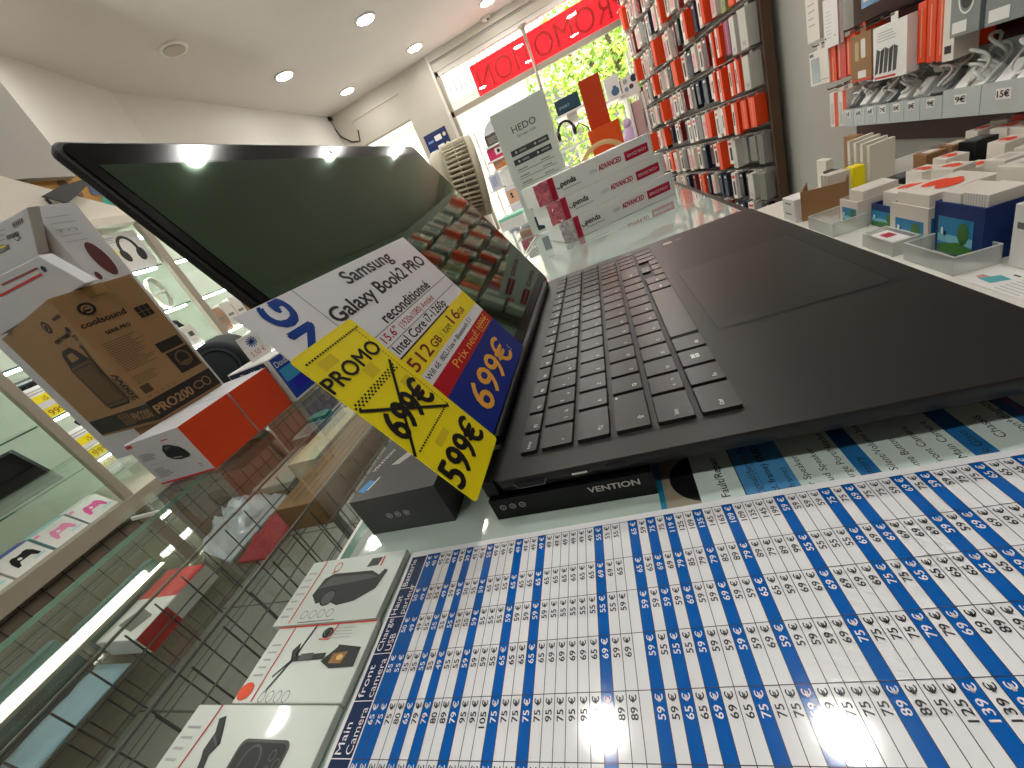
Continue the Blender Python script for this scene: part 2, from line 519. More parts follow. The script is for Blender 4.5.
# ================================================================ THE COUNTER
GZ = 0.977                                   # top of the glass
mint = mat('white painted glass', (196, 214, 204), 0.02, spec=1.0, ior=1.7, coat=1.0)
edgeg = mat('green glass edge', (98, 138, 118), 0.08)
frost = mat('frosted strip', (150, 160, 148), 0.3)
CX0, CX1, CY0, CY1 = -0.107, 0.2440, -0.75, 1.56
white_lam = mat('white laminate', (222, 220, 212), 0.4)
t = thing('shop_counter', (0.06, 0.4, 0), 'glass-topped white shop counter the laptop stands on', 'counter')
b = B(); b.box(CX0, CX1, CY0, CY1, GZ - 0.012, GZ, mint)
F = FZ(GZ)
L = CY1 - CY0
b.rect(F, CY0, -CX0 - 0.0026, CY1, -CX0, WHITE, 0.0003)
b.rect(F, CY0, -CX0 - 0.0098, CY1, -CX0 - 0.0026, edgeg, 0.0003); b.rect(F, CY0, -CX0 - 0.0155, CY1, -CX0 - 0.0098, frost, 0.0003)
b.build('tabletop', t)
b = B(); b.box(CX1, CX1 + 0.006, CY0, CY1, GZ - 0.014, GZ + 0.001, DWIRE); b.build('edge_trim', t)
b = B(); b.box(CX0 + 0.01, CX1 - 0.005, CY0, CY1, 0.06, GZ - 0.012, white_lam); b.box(CX0 + 0.03, CX1 - 0.03, CY0, CY1, 0, 0.06, DWIRE); b.build('cabinet_body', t)
# ================================================================ THE LAPTOP
DZ = 1.0                                    # top of the keyboard deck
LW, LD = 0.3554, 0.2258
gra = mat('graphite aluminium', (48, 47, 45), 0.38, 0.6, noise=0.03, nscale=400)
gra_d = mat('graphite shadow gap', (12, 12, 13), 0.5)
keym = mat('key cap', (46, 44, 42), 0.33, 0.15)
keyink = mat('key legend', (205, 205, 200), 0.5)
scrm = mat('dark glossy display', (10, 26, 18), 0.04, spec=1.0, ior=1.9)
scrm.node_tree.nodes['Principled BSDF'].inputs['Specular Tint'].default_value = (0.5, 0.8, 0.55, 1)
bez = mat('display bezel', (9, 9, 10), 0.14, spec=0.22)
lap = thing('laptop', (LD / 2, LW / 2, DZ - 0.0095), 'open dark graphite laptop propped on flat black boxes on the counter', 'laptop', )
FD = Face((0, 0, DZ), YV, -XV)              # across = +Y, up = -X ; x = Y, y = -X
b = B()
# chassis: upright edge under the deck, then a belly that slopes in to a smaller bottom plate
def loop(ins, z, r):
    return [(-(y), x, z) for x, y in b.rr(ins, -(LD - ins), LW - ins, -ins * 0.4, r, 5)]
rings = [loop(0.0, DZ, 0.007), loop(-0.0003, DZ - 0.0012, 0.007), loop(0.0003, DZ - 0.0074, 0.007), loop(0.0022, DZ - 0.0088, 0.006), loop(0.0070, DZ - 0.0095, 0.005)]
ks = [b.add(q) for q in rings]; n_ = len(rings[0])
b.face([ks[0] + i for i in range(n_)], gra); b.face([ks[-1] + i for i in reversed(range(n_))], gra)
for p_, q_ in zip(ks, ks[1:]):
    for i in range(n_): b.face((q_ + i, q_ + (i + 1) % n_, p_ + (i + 1) % n_, p_ + i), gra, True)
for sgn, ya, yb in ((1, 0.0, 0.0275), (1, LW - 0.0275, LW)):
    b.box(-0.0055, 0.0012, ya + 0.0006, yb - 0.0006, DZ - 0.0090, DZ - 0.0001, gra)
b.rect(FD, 0.0275, -0.0032, LW - 0.0275, 0.0, gra_d, 0.0002)
# recessed keyboard tray
b.rect(FD, 0.0140, -0.1198, 0.3425, -0.0128, mat('keyboard tray', (30, 29, 28), 0.5), 0.0002)
b.build('base', lap)
b = B(); b.rect(FD, 0.0945, -0.2125, 0.2240, -0.1285, mat('touchpad surface', (46, 45, 43), 0.34, 0.5), 0.0003)
for q in (((0.0945, -0.2125), (0.0945, -0.1285)), ((0.0945, -0.1285), (0.2240, -0.1285)), ((0.2240, -0.1285), (0.2240, -0.2125)), ((0.0945, -0.2125), (0.2240, -0.2125))):
    b.line(FD, q[0], q[1], 0.0006, gra_d, 0.0004)
b.build('touchpad', lap)
stk = B(); stk.rect(FD, 0.327, -0.142, 0.334, -0.133, mat('palm rest sticker', (176, 172, 166), 0.3), 0.0003); stk.rect(FD, 0.327, -0.152, 0.334, -0.146, GREYINK, 0.0003); stk.build('sticker', lap)
# keys: rows (x from hinge, depth) and the run of keys along Y
P_ = 0.0186
def run(y, n, w=0.0164): return [(y + i * P_, y + i * P_ + w) for i in range(n)]
rows = []
rows.append((0.0142, 0.0094, [(0.0155, 0.0302)] + [(0.0325 + i * 0.01905, 0.0325 + i * 0.01905 + 0.0166) for i in range(13)] + [(0.2838 + i * 0.0144, 0.2838 + i * 0.0144 + 0.0124) for i in range(4)],
             ['Echap', 'F1', 'F2', 'F3', 'F4', 'F5', 'F6', 'F7', 'F8', 'F9', 'F10', 'F11', 'F12', 'Suppr', '', '', '', '']))
rows.append((0.0256, 0.0168, [(0.0155, 0.0330)] + run(0.0350, 12) + [(0.2584, 0.2812)] + [(0.2838 + i * 0.0144, 0.2838 + i * 0.0144 + 0.0124) for i in range(4)],
             ['²', '1 &', '2 é~', '3 "#', "4 '", '5 ([', '6 -|', '7 è', '8 _', '9 ç', '0 à', '° )', '+ =', '←', '', '/', '*', '-']))
rows.append((0.0446, 0.0166, [(0.0155, 0.0402)] + run(0.0424, 12) + [(0.2660, 0.2812)] + [(0.2838 + i * 0.0144, 0.2838 + i * 0.0144 + 0.0124) for i in range(4)],
             ['↹', 'A', 'Z', 'E', 'R', 'T', 'Y', 'U', 'I', 'O', 'P', '^', '$', '↵', '7', '8', '9', '+']))
rows.append((0.0638, 0.0166, [(0.0155, 0.0472)] + run(0.0494, 12) + [(0.2730, 0.2812)] + [(0.2838 + i * 0.0144, 0.2838 + i * 0.0144 + 0.0124) for i in range(3)],
             ['⇪', 'Q', 'S', 'D', 'F', 'G', 'H', 'J', 'K', 'L', 'M', 'ù', '*', '', '4', '5', '6']))
rows.append((0.0830, 0.0166, [(0.0155, 0.0378)] + run(0.0400, 11) + [(0.2450, 0.2812)] + [(0.2838 + i * 0.0144, 0.2838 + i * 0.0144 + 0.0124) for i in range(4)],
             ['Shift', '< >', 'W', 'X', 'C', 'V', 'B', 'N', ', ?', '; .', ': /', '!', 'Shift', '1', '2', '3', '↵']))
rows.append((0.1020, 0.0166, [(0.0155, 0.0374), (0.0396, 0.0568), (0.0590, 0.0762), (0.0784, 0.0950), (0.0972, 0.1895), (0.1916, 0.2088), (0.2110, 0.2276)] + [(0.2838 + i * 0.0144, 0.2838 + i * 0.0144 + 0.0124) for i in range(3)],
             ['Ctrl', 'Fn', 'WIN', 'Alt', '', 'AltGr', 'Ctrl', '0', '.', '']))
KT = 0.0019
def key(x0, y0, x1, y1, s):
    b = B(); Fk = Face((x0, y0, DZ + 0.0002), YV, -XV)
    w, h = y1 - y0, x1 - x0
    pts = b.rr(0, -h, w, 0, 0.0011, 3)
    k = b.add([Fk.p(x, y, 0) for x, y in pts]); n = len(pts)
    j = b.add([Fk.p(x + (w / 2 - x) * 0.035, y + (-h / 2 - y) * 0.05, KT) for x, y in pts])
    b.face([j + i for i in range(n)], keym)
    for i in range(n): b.face((k + i, k + (i + 1) % n, j + (i + 1) % n, j + i), gra_d)  # near-black side walls, the shadow round each key put into their colour
    if s == 'WIN':
        for dx in (0, 1):
            for dy in (0, 1): b.rect(Fk, w / 2 - 0.0022 + dx * 0.0023, -h * 0.62 + dy * 0.0023, w / 2 - 0.0022 + dx * 0.0023 + 0.0020, -h * 0.62 + dy * 0.0023 + 0.002, keyink, KT + 0.0002)
    elif s:
        ch = 0.0022 if len(s) < 4 else 0.0018
        parts = s.split(' ')
        b.text(Fk, w * (0.2 if len(s) < 4 else 0.14), -h * 0.80 if len(s) < 4 else -h * 0.6, ch, parts[0], keyink, l=KT + 0.0002, bold=0.012)
        if len(parts) > 1: b.text(Fk, w * 0.55, -h * 0.80, ch, parts[1][:1], keyink, l=KT + 0.0002, bold=0.012)
        if s == '⇪': b.disc(Fk, w * 0.9, -h * 0.12, 0.0008, 0.0006, keyink, KT + 0.0002, 8)
    return b.build('key', lap)
for x, d, ys, ls in rows:
    for (y0, y1), s in zip(ys, ls): key(x, y0, x + d, y1, s)
for x, d, y0, y1, s in ((0.1020, 0.0078, 0.2472, 0.2630, '˄'), (0.1112, 0.0078, 0.2296, 0.2450, '˂'), (0.1112, 0.0078, 0.2472, 0.2630, '˅'), (0.1112, 0.0078, 0.2652, 0.2810, '˃')):
    key(x, y0, x + d, y1, s)
# ports on the left edge (faces -Y)
FP = Face((0, -0.0004, DZ - 0.0108), XV, ZV)
b = B(); b.prism(FP, [(0.0135, 0.0048), (0.0265, 0.0048), (0.0285, 0.0080), (0.0115, 0.0080)], 0.0003, gra_d)
for a, c in (((0.0135, 0.0048), (0.0265, 0.0048)), ((0.0265, 0.0048), (0.0285, 0.0080)), ((0.0115, 0.0080), (0.0135, 0.0048))): b.line(FP, a, c, 0.0005, STEEL, 0.0005)
b.build('hdmi_port', lap)['label'] = 'silver-rimmed display port'
for x in (0.040, 0.0565):
    b = B(); b.prism(FP, b.rr(x, 0.0056, x + 0.009, 0.0086, 0.0014), 0.0003, gra_d)
    if x < 0.05: b.prism(FP, b.rr(x + 0.0008, 0.0066, x + 0.0082, 0.0076, 0.0004), 0.0005, mat('port tongue', (210, 205, 196), 0.3, 0.5))
    b.build('port', lap)
# the lid
SU = Vector((-0.4267, 0, 0.9044)); SN = Vector((0.9044, 0, 0.4267))
LH = 0.2140
FS = Face((-0.0005, 0, DZ + 0.0005), YV, SU)      # normal = YV x SU = +X side
lid = B(); lid.prism(FS, lid.rr(-0.0008, 0.002, LW + 0.0006, LH + 0.0026, 0.0055, 6), 0.0042, gra, l=-0.0045)
lido = lid.build('lid', lap, bevel=0.001)
b = B(); b.prism(FS, b.rr(0.0012, 0.0045, LW - 0.0012, LH + 0.0006, 0.0050, 6), 0.0004, bez, l=0.0); b.build('bezel', lido)
b = B(); b.rect(FS, 0.0065, 0.0165, LW - 0.0065, LH - 0.0105, scrm, 0.0007); b.build('display', lido)
b = B(); b.disc(FS, LW / 2, LH - 0.0052, 0.0016, 0.0016, PLAST, 0.0006, 14); b.build('webcam', lido)
b = B(); b.tube([FS.p(0.0285, 0.004, 0.0016), FS.p(LW - 0.0285, 0.004, 0.0016)], 0.0034, gra_d, 12); b.build('hinge', lap)
for x in (0.03, LD - 0.03):
    b = B(); b.box(x - 0.005, x + 0.005, 0.03, LW - 0.03, DZ - 0.0097, DZ - 0.0093, PLAST); b.build('rubber_foot', lap)
# ================================================================ CARDS AND SHEETS
cardw = mat('glossy price card', (236, 236, 238), 0.3, coat=0.25)
pblue = mat('print blue', (16, 44, 132), 0.4, spec=0.2)
logob = mat('logo blue', (14, 66, 150), 0.4, spec=0.2)
pred = mat('print red', (184, 22, 36), 0.4, spec=0.2)
darkred = mat('print dark red', (132, 30, 26), 0.45)
pyel = mat('print yellow', (250, 226, 24), 0.4)
gold = mat('print gold', (246, 178, 60), 0.4)
FC = Face(FS.p(0, 0, 0.0034), YV, SU)
def L_(n): return 0.0006 + 0.00012 * n
tagc = B()
tagc.prism(FC, [(-0.0180, 0.0080), (0.1425, 0.0080), (0.1425, 0.1260), (-0.0180, 0.1260)], 0.0006, cardw)
l1, l2 = L_(1), L_(2)
tagc.text(FC, 0.0500, 0.1155, 0.0082, 'Samsung', BLACK, w=0.0555, l=l1, bold=0.03)
tagc.text(FC, 0.0190, 0.1020, 0.0085, 'Galaxy Book2 PRO', BLACK, w=0.1165, l=l1, bold=0.035)
tagc.text(FC, 0.0450, 0.0878, 0.0066, 'reconditionné', BLACK, w=0.0670, l=l1, bold=0.03)
tagc.line(FC, (0.0160, 0.1260), (0.0170, 0.0950), 0.0004, GREYINK, l1)
for v in (0.0866, 0.0786): tagc.line(FC, (0.016, v), (0.1425, v), 0.0004, GREYINK, l1)
tagc.text(FC, 0.0300, 0.0805, 0.0048, '15.6"', pred, w=0.017, l=l1, bold=0.008)
tagc.text(FC, 0.0505, 0.0805, 0.0040, '(1920x1080) Amoled', pred, w=0.052, l=l1)
tagc.text(FC, 0.0300, 0.0724, 0.0056, 'Intel Core i7-1260p', BLACK, w=0.0785, l=l1, bold=0.02)
tagc.rect(FC, 0.0270, 0.0572, 0.1425, 0.0702, pyel, l1)
tagc.rect(FC, 0.0200, 0.0700, 0.1080, 0.0709, BLACK, l2)
tagc.text(FC, 0.0272, 0.0597, 0.0080, '512', darkred, w=0.0262, l=l2, bold=0.02)
tagc.text(FC, 0.0565, 0.0600, 0.0052, 'GB', darkred, w=0.0125, l=l2, bold=0.02)
tagc.text(FC, 0.0720, 0.0600, 0.0040, '/  RAM', BLACK, w=0.0170, l=l2)
tagc.text(FC, 0.0935, 0.0602, 0.0078, '16', darkred, w=0.0160, l=l2, bold=0.02)
tagc.text(FC, 0.1105, 0.0602, 0.0042, 'GB', darkred, w=0.0095, l=l2, bold=0.02)
tagc.text(FC, 0.0290, 0.0522, 0.0034, 'Wifi 6E  802.11ax + Bluetooth 5.1', BLACK, w=0.0860, l=l1, bold=0.006)
tagc.rect(FC, 0.0200, 0.0398, 0.1425, 0.0498, pred, l1)
tagc.text(FC, 0.0560, 0.0425, 0.0058, 'Prix neuf:', gold, w=0.0520, l=l2)
tagc.text(FC, 0.1120, 0.0425, 0.0058, '1099€', gold, w=0.0240, l=l2)
tagc.line(FC, (0.1110, 0.0455), (0.1370, 0.0450), 0.0006, gold, l2); tagc.line(FC, (0.1120, 0.0415), (0.1350, 0.0412), 0.0005, gold, l2)
tagc.rect(FC, 0.0200, 0.0080, 0.1425, 0.0398, pblue, l1)
tagc.text(FC, 0.0420, 0.0142, 0.0185, '699€', gold, w=0.0780, l=l2, bold=0.022)
tagc.text(FC, 0.1240, 0.0155, 0.0024, 'TTC', WHITE, w=0.006, l=l2, rot=90)
# blue maker's letters running down the left end, only the last two are clear of the yellow card
for i, ch in enumerate('GNUSMAS'): tagc.text(FC, 0.0064, 0.1128 - i * 0.0150, 0.0155, ch, logob, w=0.0118, l=l1, rot=90, bold=0.05)
o = tagc.build('price_card', base=FC.p(0.062, 0.0085, 0)); tag(o, 'white laptop price card with blue and red 699€ band leaning on the dark screen', 'price card')
pc = B(); FY = Face(FC.p(0, 0, 0.0010), YV, SU)
pts = pc.rr(-0.0200, 0.0055, 0.0262, 0.1010, 0.002, 3)
pc.prism(FY, pts, 0.0005, YELLOW)
a = 0.0007
pale = mat('yellow card faded print', (226, 204, 30), 0.5)
for x, y, w_, h_ in ((-0.012, 0.089, 0.010, 0.005), (0.002, 0.074, 0.008, 0.006), (0.012, 0.055, 0.008, 0.009), (-0.006, 0.031, 0.012, 0.004)): pc.rect(FY, x, y, x + w_, y + h_, pale, 0.0006)
pc.text(FY, -0.0198, 0.0803, 0.0076, 'PROMO', BLACK, w=0.0430, l=a, bold=0.025)
for i in range(22): pc.rect(FY, -0.0165 + i * 0.0019, 0.0955, -0.0165 + i * 0.0019 + 0.0011, 0.0964, BLACK, a)
for i in range(34): pc.rect(FY, 0.0218, 0.0380 + i * 0.0017, 0.0222, 0.0380 + i * 0.0017 + 0.0010, BLACK, a)
for i in range(21): pc.rect(FY, -0.0165 + i * 0.0019, 0.0385, -0.0165 + i * 0.0019 + 0.0011, 0.0394, BLACK, a)
for i in range(28):
    for j in (0, 1, 2):
        if (i + j) % 2: pc.rect(FY, -0.0195 + i * 0.0014, 0.0688 + j * 0.0012, -0.0195 + i * 0.0014 + 0.0012, 0.0688 + j * 0.0012 + 0.0010, BLACK, a)
pc.text(FY, -0.0165, 0.0462, 0.0150, '699€', BLACK, w=0.0370, l=a, bold=0.035)
pc.line(FY, (-0.0190, 0.0690), (0.0215, 0.0376), 0.0016, BLACK, a + 0.0001); pc.line(FY, (0.0200, 0.0745), (-0.0205, 0.0395), 0.0016, BLACK, a + 0.0002)
pc.text(FY, -0.0192, 0.0140, 0.0150, '599€', BLACK, w=0.0415, l=a, bold=0.035)
o = pc.build('promo_card', base=FY.p(0.004, 0.006, 0)); tag(o, 'yellow PROMO card with crossed-out 699€ and a new 599€ price', 'price card')
# ---------------------------------------------------------------- flat black boxes under the laptop
blk = mat('black satin box', (8, 8, 9), 0.28, spec=0.3)
vent = thing('accessory_box', (0.035, 0.05, GZ), 'flat black box lettered in white under the left edge of the laptop', 'box', 'flat black accessory boxes')
b = B(); b.box(-0.0050, 0.0752, -0.0020, 0.105, GZ + 0.0002, 0.9902, blk); 
Fv = Face((0, -0.0022, GZ), XV, ZV)
b.text(Fv, 0.0455, 0.0078, 0.0034, 'VENTION', mat('silver print', (196, 192, 186), 0.4), w=0.0235, l=0.0001, bold=0.03, shear=0.0)
for i in range(3): b.ring(Fv, 0.0012 + i * 0.0052, 0.0080, 0.0017, 0.0017, 0.0004, LGREY, 0.0001, 14); b.disc(Fv, 0.0012 + i * 0.0052, 0.0080, 0.0009, 0.0007, GREYINK, 0.0001, 8)
b.build('carton', vent, bevel=0.0004)
for x0, x1, y0, y1, l in ((0.10, 0.19, 0.20, 0.30, 'flat black box hidden under the far half of the laptop'),):
    t = thing('accessory_box', ((x0 + x1) / 2, (y0 + y1) / 2, GZ), l, 'box', 'flat black accessory boxes'); b = B(); b.box(x0, x1, y0, y1, GZ + 0.0002, 0.9902, blk); b.build('carton', t, bevel=0.0004)
dk = mat('charcoal box', (58, 56, 54), 0.3, coat=0.15)
zt = at(352, 503, Y=0.002).z
t = thing('adapter_box', (-0.055, 0.06, GZ), 'charcoal grey box with a blue slanted badge behind the laptop hinge', 'box')
b = B(); b.box(-0.0885, -0.0320, 0.0025, 0.155, GZ + 0.0002, zt, dk)
Fv = Face((0, 0.0023, GZ), XV, ZV)
for i in range(3): b.ring(Fv, -0.0690 + i * 0.0058, 0.0125, 0.0020, 0.0020, 0.0005, LGREY, 0.0001, 14); b.disc(Fv, -0.0690 + i * 0.0058, 0.0125, 0.0010, 0.0008, LGREY, 0.0001, 8)
Ft = Face((0, 0, zt), XV, YV)
b.poly(Ft, ((-0.0868, 0.0105), (-0.0810, 0.0085), (-0.0775, 0.0170), (-0.0830, 0.0190)), mat('badge blue', (48, 140, 205), 0.35), 0.0002)
b.line(Ft, (-0.0795, 0.0100), (-0.0760, 0.0200), 0.0010, WHITE, 0.0003)
b.text(Ft, -0.0835, 0.0265, 0.0032, 'VENTION', mat('silver print', (196, 192, 186), 0.4), w=0.020, l=0.0002, rot=72, bold=0.03)
b.poly(Ft, ((-0.0730, 0.0300), (-0.0670, 0.0290), (-0.0480, 0.0480), (-0.0560, 0.0520)), mat('gadget print and lamp glow', (186, 182, 176), 0.35), 0.0002)  # pale shape holds both the printed gadget and a lamp's glow
b.build('carton', t, bevel=0.0005)
# ---------------------------------------------------------------- price list, laminated
SW = 0.00375
kx = 0.027
PU = Vector((-kx, 1, 0)).normalized(); PV = Vector((-1, -kx, 0)).normalized()
PO = Vector((-0.0412, 0.0, GZ + 0.0013))
FP_ = Face(PO, PU, PV)                      # across = towards the window, up = towards the tag
lam = mat('laminated paper', (236, 237, 238), 0.10, coat=0.45)
sblue = mat('table blue', (0, 92, 176), 0.10, coat=0.45)
snavy = mat('table header navy', (16, 44, 84), 0.14, coat=0.6)
sink = mat('table ink', (36, 36, 40), 0.3, coat=0.4)
cols = [-0.0190, -0.0364, -0.0502, -0.0654, -0.0820, -0.0987, -0.1160, -0.1330]
bl = {0, 1, 4, 6, 9, 13, 16, 23, 27, 29, 31, 34, 37, 42, 46, 48, 52, 54, 58, 61, 64}
NR = 68
D = []
D.append('45 40 45 39 49 49 39 45 40 55 49 49 49 49 49 49 49 49 49 49 49 49 49 55 55 55 . 65 59 75 75 119 125 109 135 145 165 109 109 135 145 199 59 59 59 59 75 75 69 75 75 59 69 75 59 59 75 75 65 65 65 69 69 75 75 59 59 65'.split())
D.append('50 49 55 55 49 59 49 50 55 59 65 65 55 65 65 65 65 65 65 65 65 65 65 69 69 65 . 65 65 69 69 79 85 79 79 85 89 79 89 79 89 99 55 55 55 55 69 69 69 69 69 69 59 59 69 69 69 65 69 69 65 65 69 69 65 65 59 59'.split())
D.append('50 49 49 55 55 55 55 55 55 59 55 55 55 59 59 59 59 59 55 55 55 55 55 55 55 59 . 59 59 59 59 69 59 59 69 59 59 65 65 59 69 69 69 69 69 69 75 75 65 65 65 65 65 65 69 65 65 69 69 65 65 69 69 65 65 69 69 65'.split())
D.append('55 55 55 55 55 55 49 55 55 59 59 59 55 65 65 65 65 65 69 69 69 69 65 69 59 69 . 59 55 55 55 59 59 59 59 59 69 59 59 59 59 69 75 75 75 75 79 79 69 69 89 69 69 69 75 75 69 69 69 69 75 75 69 69 69 75 75 69'.split())
D.append('65 75 75 80 65 79 79 80 89 79 95 95 105 75 75 75 75 75 95 75 95 95 99 79 89 89 . 59 59 65 65 69 69 65 75 75 75 59 59 75 75 75 89 89 95 125 139 139 59 79 89 139 139 129 119 99 99 89 89 99 99 95 95 89 89 99 99 95'.split())
D.append(['75', '79', '79', '85', '75', '89', '85'] * 10)
ps = B()
top_v, bot_v = 0.0098, -(NR * SW)
ps.prism(FP_, [(-0.155, bot_v - 0.004), (-0.0158, bot_v - 0.004), (-0.0158, top_v + 0.001), (-0.155, top_v + 0.001)], 0.0008, lam, l=-0.00082)
ps.rect(FP_, cols[-1], 0.0, cols[0], 0.0092, snavy, 0.0)
hd = ['Batterie', 'Haut|parleur', 'Charge|USB', 'front|camera', 'Main|Camera', 'Ecran|LCD', 'Vitre|arrière']
for c, h in enumerate(hd):
    for j, s_ in enumerate(h.split('|')): ps.text(FP_, cols[c + 1] + 0.0011, 0.0056 - j * 0.0044, 0.0029, s_, lam, l=0.0002, w=min(0.0145, 0.00225 * len(s_)))
    ps.rect(FP_, cols[c + 1] - 0.00015, 0.0, cols[c + 1] + 0.00015, 0.0092, lam, 0.0002)
ps.rect(FP_, cols[-1], -0.0003, cols[0], 0.0003, lam, 0.0003)
for i in range(NR):
    y1 = -i * SW; y0 = y1 - SW
    if i in bl: ps.rect(FP_, cols[-1], y0, cols[0] + 0.0004, y1, sblue, 0.0)
    ps.rect(FP_, cols[-1], y0 - 0.00011, cols[0], y0 + 0.00011, sink, 0.0001)
    for c in range(6):
        v = D[c][i] if i < len(D[c]) else '.'
        if v == '.': continue
        ps.text(FP_, cols[c] - 0.0011, y0 + 0.0008, 0.0021, v + ' €', lam if i in bl else sink, l=0.0002, al='R', w=0.0062 if len(v) < 3 else 0.0076, bold=0.02)
for c in cols: ps.rect(FP_, c - 0.00011, bot_v, c + 0.00011, 0.0, sink, 0.0001)
o = ps.build('price_list', base=PO + PU * -0.08 + Vector((0.1, 0, -0.0012))); tag(o, 'laminated blue and white repair price table in the foreground', 'price list')
# ---------------------------------------------------------------- fault sheet half under the laptop
fs = B(); FR = Face((0, 0, GZ + 0.00042), YV, -XV)
mintp = mat('pale mint paper', (206, 222, 214), 0.3, coat=0.2)
sky = mat('table sky blue', (74, 140, 190), 0.3, coat=0.2); deep = mat('table stripe blue', (34, 104, 160), 0.3, coat=0.2); magenta = mat('magenta print', (196, 40, 110), 0.4)
fs.prism(FR, [(-0.17, -0.236), (0.022, -0.236), (0.022, -0.0915), (-0.17, -0.0915)], 0.0003, mintp, l=-0.00032)
for x0, x1, m_ in ((0.1085, 0.1280, sky), (0.1477, 0.1542, deep), (0.1815, 0.1882, deep), (0.2018, 0.2076, deep), (0.2270, 0.2330, deep)): fs.rect(FR, -0.17, -x1, 0.0218, -x0, m_, 0.00001)
fs.rect(FR, -0.17, -0.1087, 0.0218, -0.1083, BLACK, 0.00003)
for k in range(40): fs.rect(FR, -0.03 + k * 0.0013, -0.1157, -0.03 + k * 0.0013 + 0.0009, -0.1155, sink, 0.00003)
def ft(txt, x, yr, h, m_=sink, w=None, bold=0.0): fs.text(FR, yr + 0.0045, -x, h, txt, m_, w=w, al='R', l=0.00004, bold=bold)
ft('Fault/Repair', 0.1028, 0.0098, 0.0034, BLACK, 0.0245, 0.006)
ft('Original/(Service Pack)', 0.1146, 0.0170, 0.0026, sink, 0.036)
ft('(incl. frame) OLED', 0.1205, 0.0120, 0.0026, BLACK, 0.032, 0.01)
ft('(incl. frame)', 0.1262, -0.0040, 0.0024, sink, 0.020)
ft('Ear Speaker', 0.1325, 0.0015, 0.0026, sink, 0.0205); ft('Loud Speaker', 0.1392, 0.0046, 0.0026, sink, 0.0235); ft('Charge Port/Headset', 0.1458, 0.0140, 0.0026, sink, 0.0340)
ft('Battery', 0.1520, -0.0050, 0.0026, sink, 0.0125); ft('Power/Silent/Volume but', 0.1592, 0.0135, 0.0026, sink, 0.0390); ft('Home Button', 0.1660, 0.0020, 0.0026, sink, 0.0200)
ft('Front Camera', 0.1728, 0.0070, 0.0026, sink, 0.0220); ft('Main Camera', 0.1793, 0.0080, 0.0026, sink, 0.0215); ft('Back Glass', 0.1864, -0.0005, 0.0026, sink, 0.0180)
ft('Chassis', 0.1945, 0.0060, 0.0028, sink, 0.0130); ft('Désoxydation+diagnostic', 0.2010, 0.0170, 0.0028, sink, 0.0400); ft('Forfait', 0.2070, 0.0150, 0.0028, magenta, 0.012); ft('Software', 0.2140, 0.0120, 0.0028, sink, 0.016)
o = fs.build('fault_sheet', base=(0.165, -0.05, GZ + 0.0001)); tag(o, 'pale mint fault and repair sheet half hidden under the laptop', 'price list')
b = B(); b.box(0.0775, 0.1000, -0.0350, 0.050, GZ + 0.00002, GZ + 0.00006, mat('beige card', (150, 140, 122), 0.5)); b.box(0.0752, 0.0776, -0.0350, 0.050, GZ + 0.00002, GZ + 0.0006, mat('teal edge', (18, 118, 152), 0.3))
o = b.build('sleeve'); tag(o, 'beige sleeve with a teal edge beside the black lettered box', 'sleeve')
b = B(); b.lathe((0.0955, 0.0040, GZ + 0.00007), ZV, ((0.0145, 0), (0.0145, 0.00003)), BLACK, 40); o = b.build('round_pad'); tag(o, 'thin round black pad tucked under the mint sheet', 'pad')
# ---------------------------------------------------------------- phone accessory boxes on the counter edge
boxm = mat('pale printed box', (212, 222, 212), 0.25, coat=0.3)
device = mat('device print', (44, 48, 46), 0.4); device2 = mat('device print light', (84, 88, 84), 0.4); photo = mat('photo print', (150, 110, 60), 0.4)
def gadget_box(x0, x1, y0, y1, label, draw):
    t = thing('phone_holder_box', ((x0 + x1) / 2, (y0 + y1) / 2, GZ), label, 'box', 'phone holder boxes on the counter edge')
    b = B(); z = GZ + 0.0042; b.box(x0, x1, y0, y1, GZ + 0.0008, z, boxm)
    draw(b, Face((x0, y0, z), XV, YV), x1 - x0, y1 - y0)
    b.build('carton', t, bevel=0.0004)
def d1(b, F, w, h):
    b.line(F, (0.0105, 0.0008), (0.0105, h - 0.0005), 0.0007, RED, 0.0002)
    b.greek(F, 0.0020, 0.004, 0.0090, h - 0.004, 7, LGREY, 0.25, 0.0002)
    b.poly(F, ((0.015, 0.0150), (0.017, 0.0240), (0.022, 0.0265), (0.048, 0.0255), (0.0540, 0.0225), (0.0560, 0.0255), (0.0585, 0.0245), (0.0560, 0.0150), (0.046, 0.0095), (0.036, 0.0080), (0.028, 0.0110), (0.021, 0.0100)), device, 0.0002)
    b.poly(F, ((0.016, 0.0185), (0.047, 0.0205), (0.054, 0.0215), (0.047, 0.0235), (0.022, 0.0245)), device2, 0.0003)
    b.disc(F, 0.0275, 0.0125, 0.0045, 0.0042, device2, 0.0003, 18); b.ring(F, 0.0275, 0.0125, 0.0045, 0.0042, 0.0006, BLACK, 0.0004, 18)
    b.prism(F, [(0.043, 0.0280), (0.050, 0.0285), (0.051, 0.0330), (0.044, 0.0330)], 0.0001, device, l=0.0002); b.rect(F, 0.0515, 0.0278, 0.0525, 0.0335, RED, 0.0002)
    b.ring(F, 0.022, 0.0305, 0.0025, 0.0030, 0.0005, RED, 0.0002, 14); b.line(F, (0.020, 0.027), (0.024, 0.0285), 0.0008, RED, 0.0002)
    for i in range(4): b.ring(F, 0.018 + i * 0.0055, 0.0045, 0.0021, 0.0021, 0.0003, GREYINK, 0.0002, 14)
    b.greek(F, 0.0165, 0.0006, 0.0400, 0.0018, 1, GREYINK, 0.4, 0.0002)
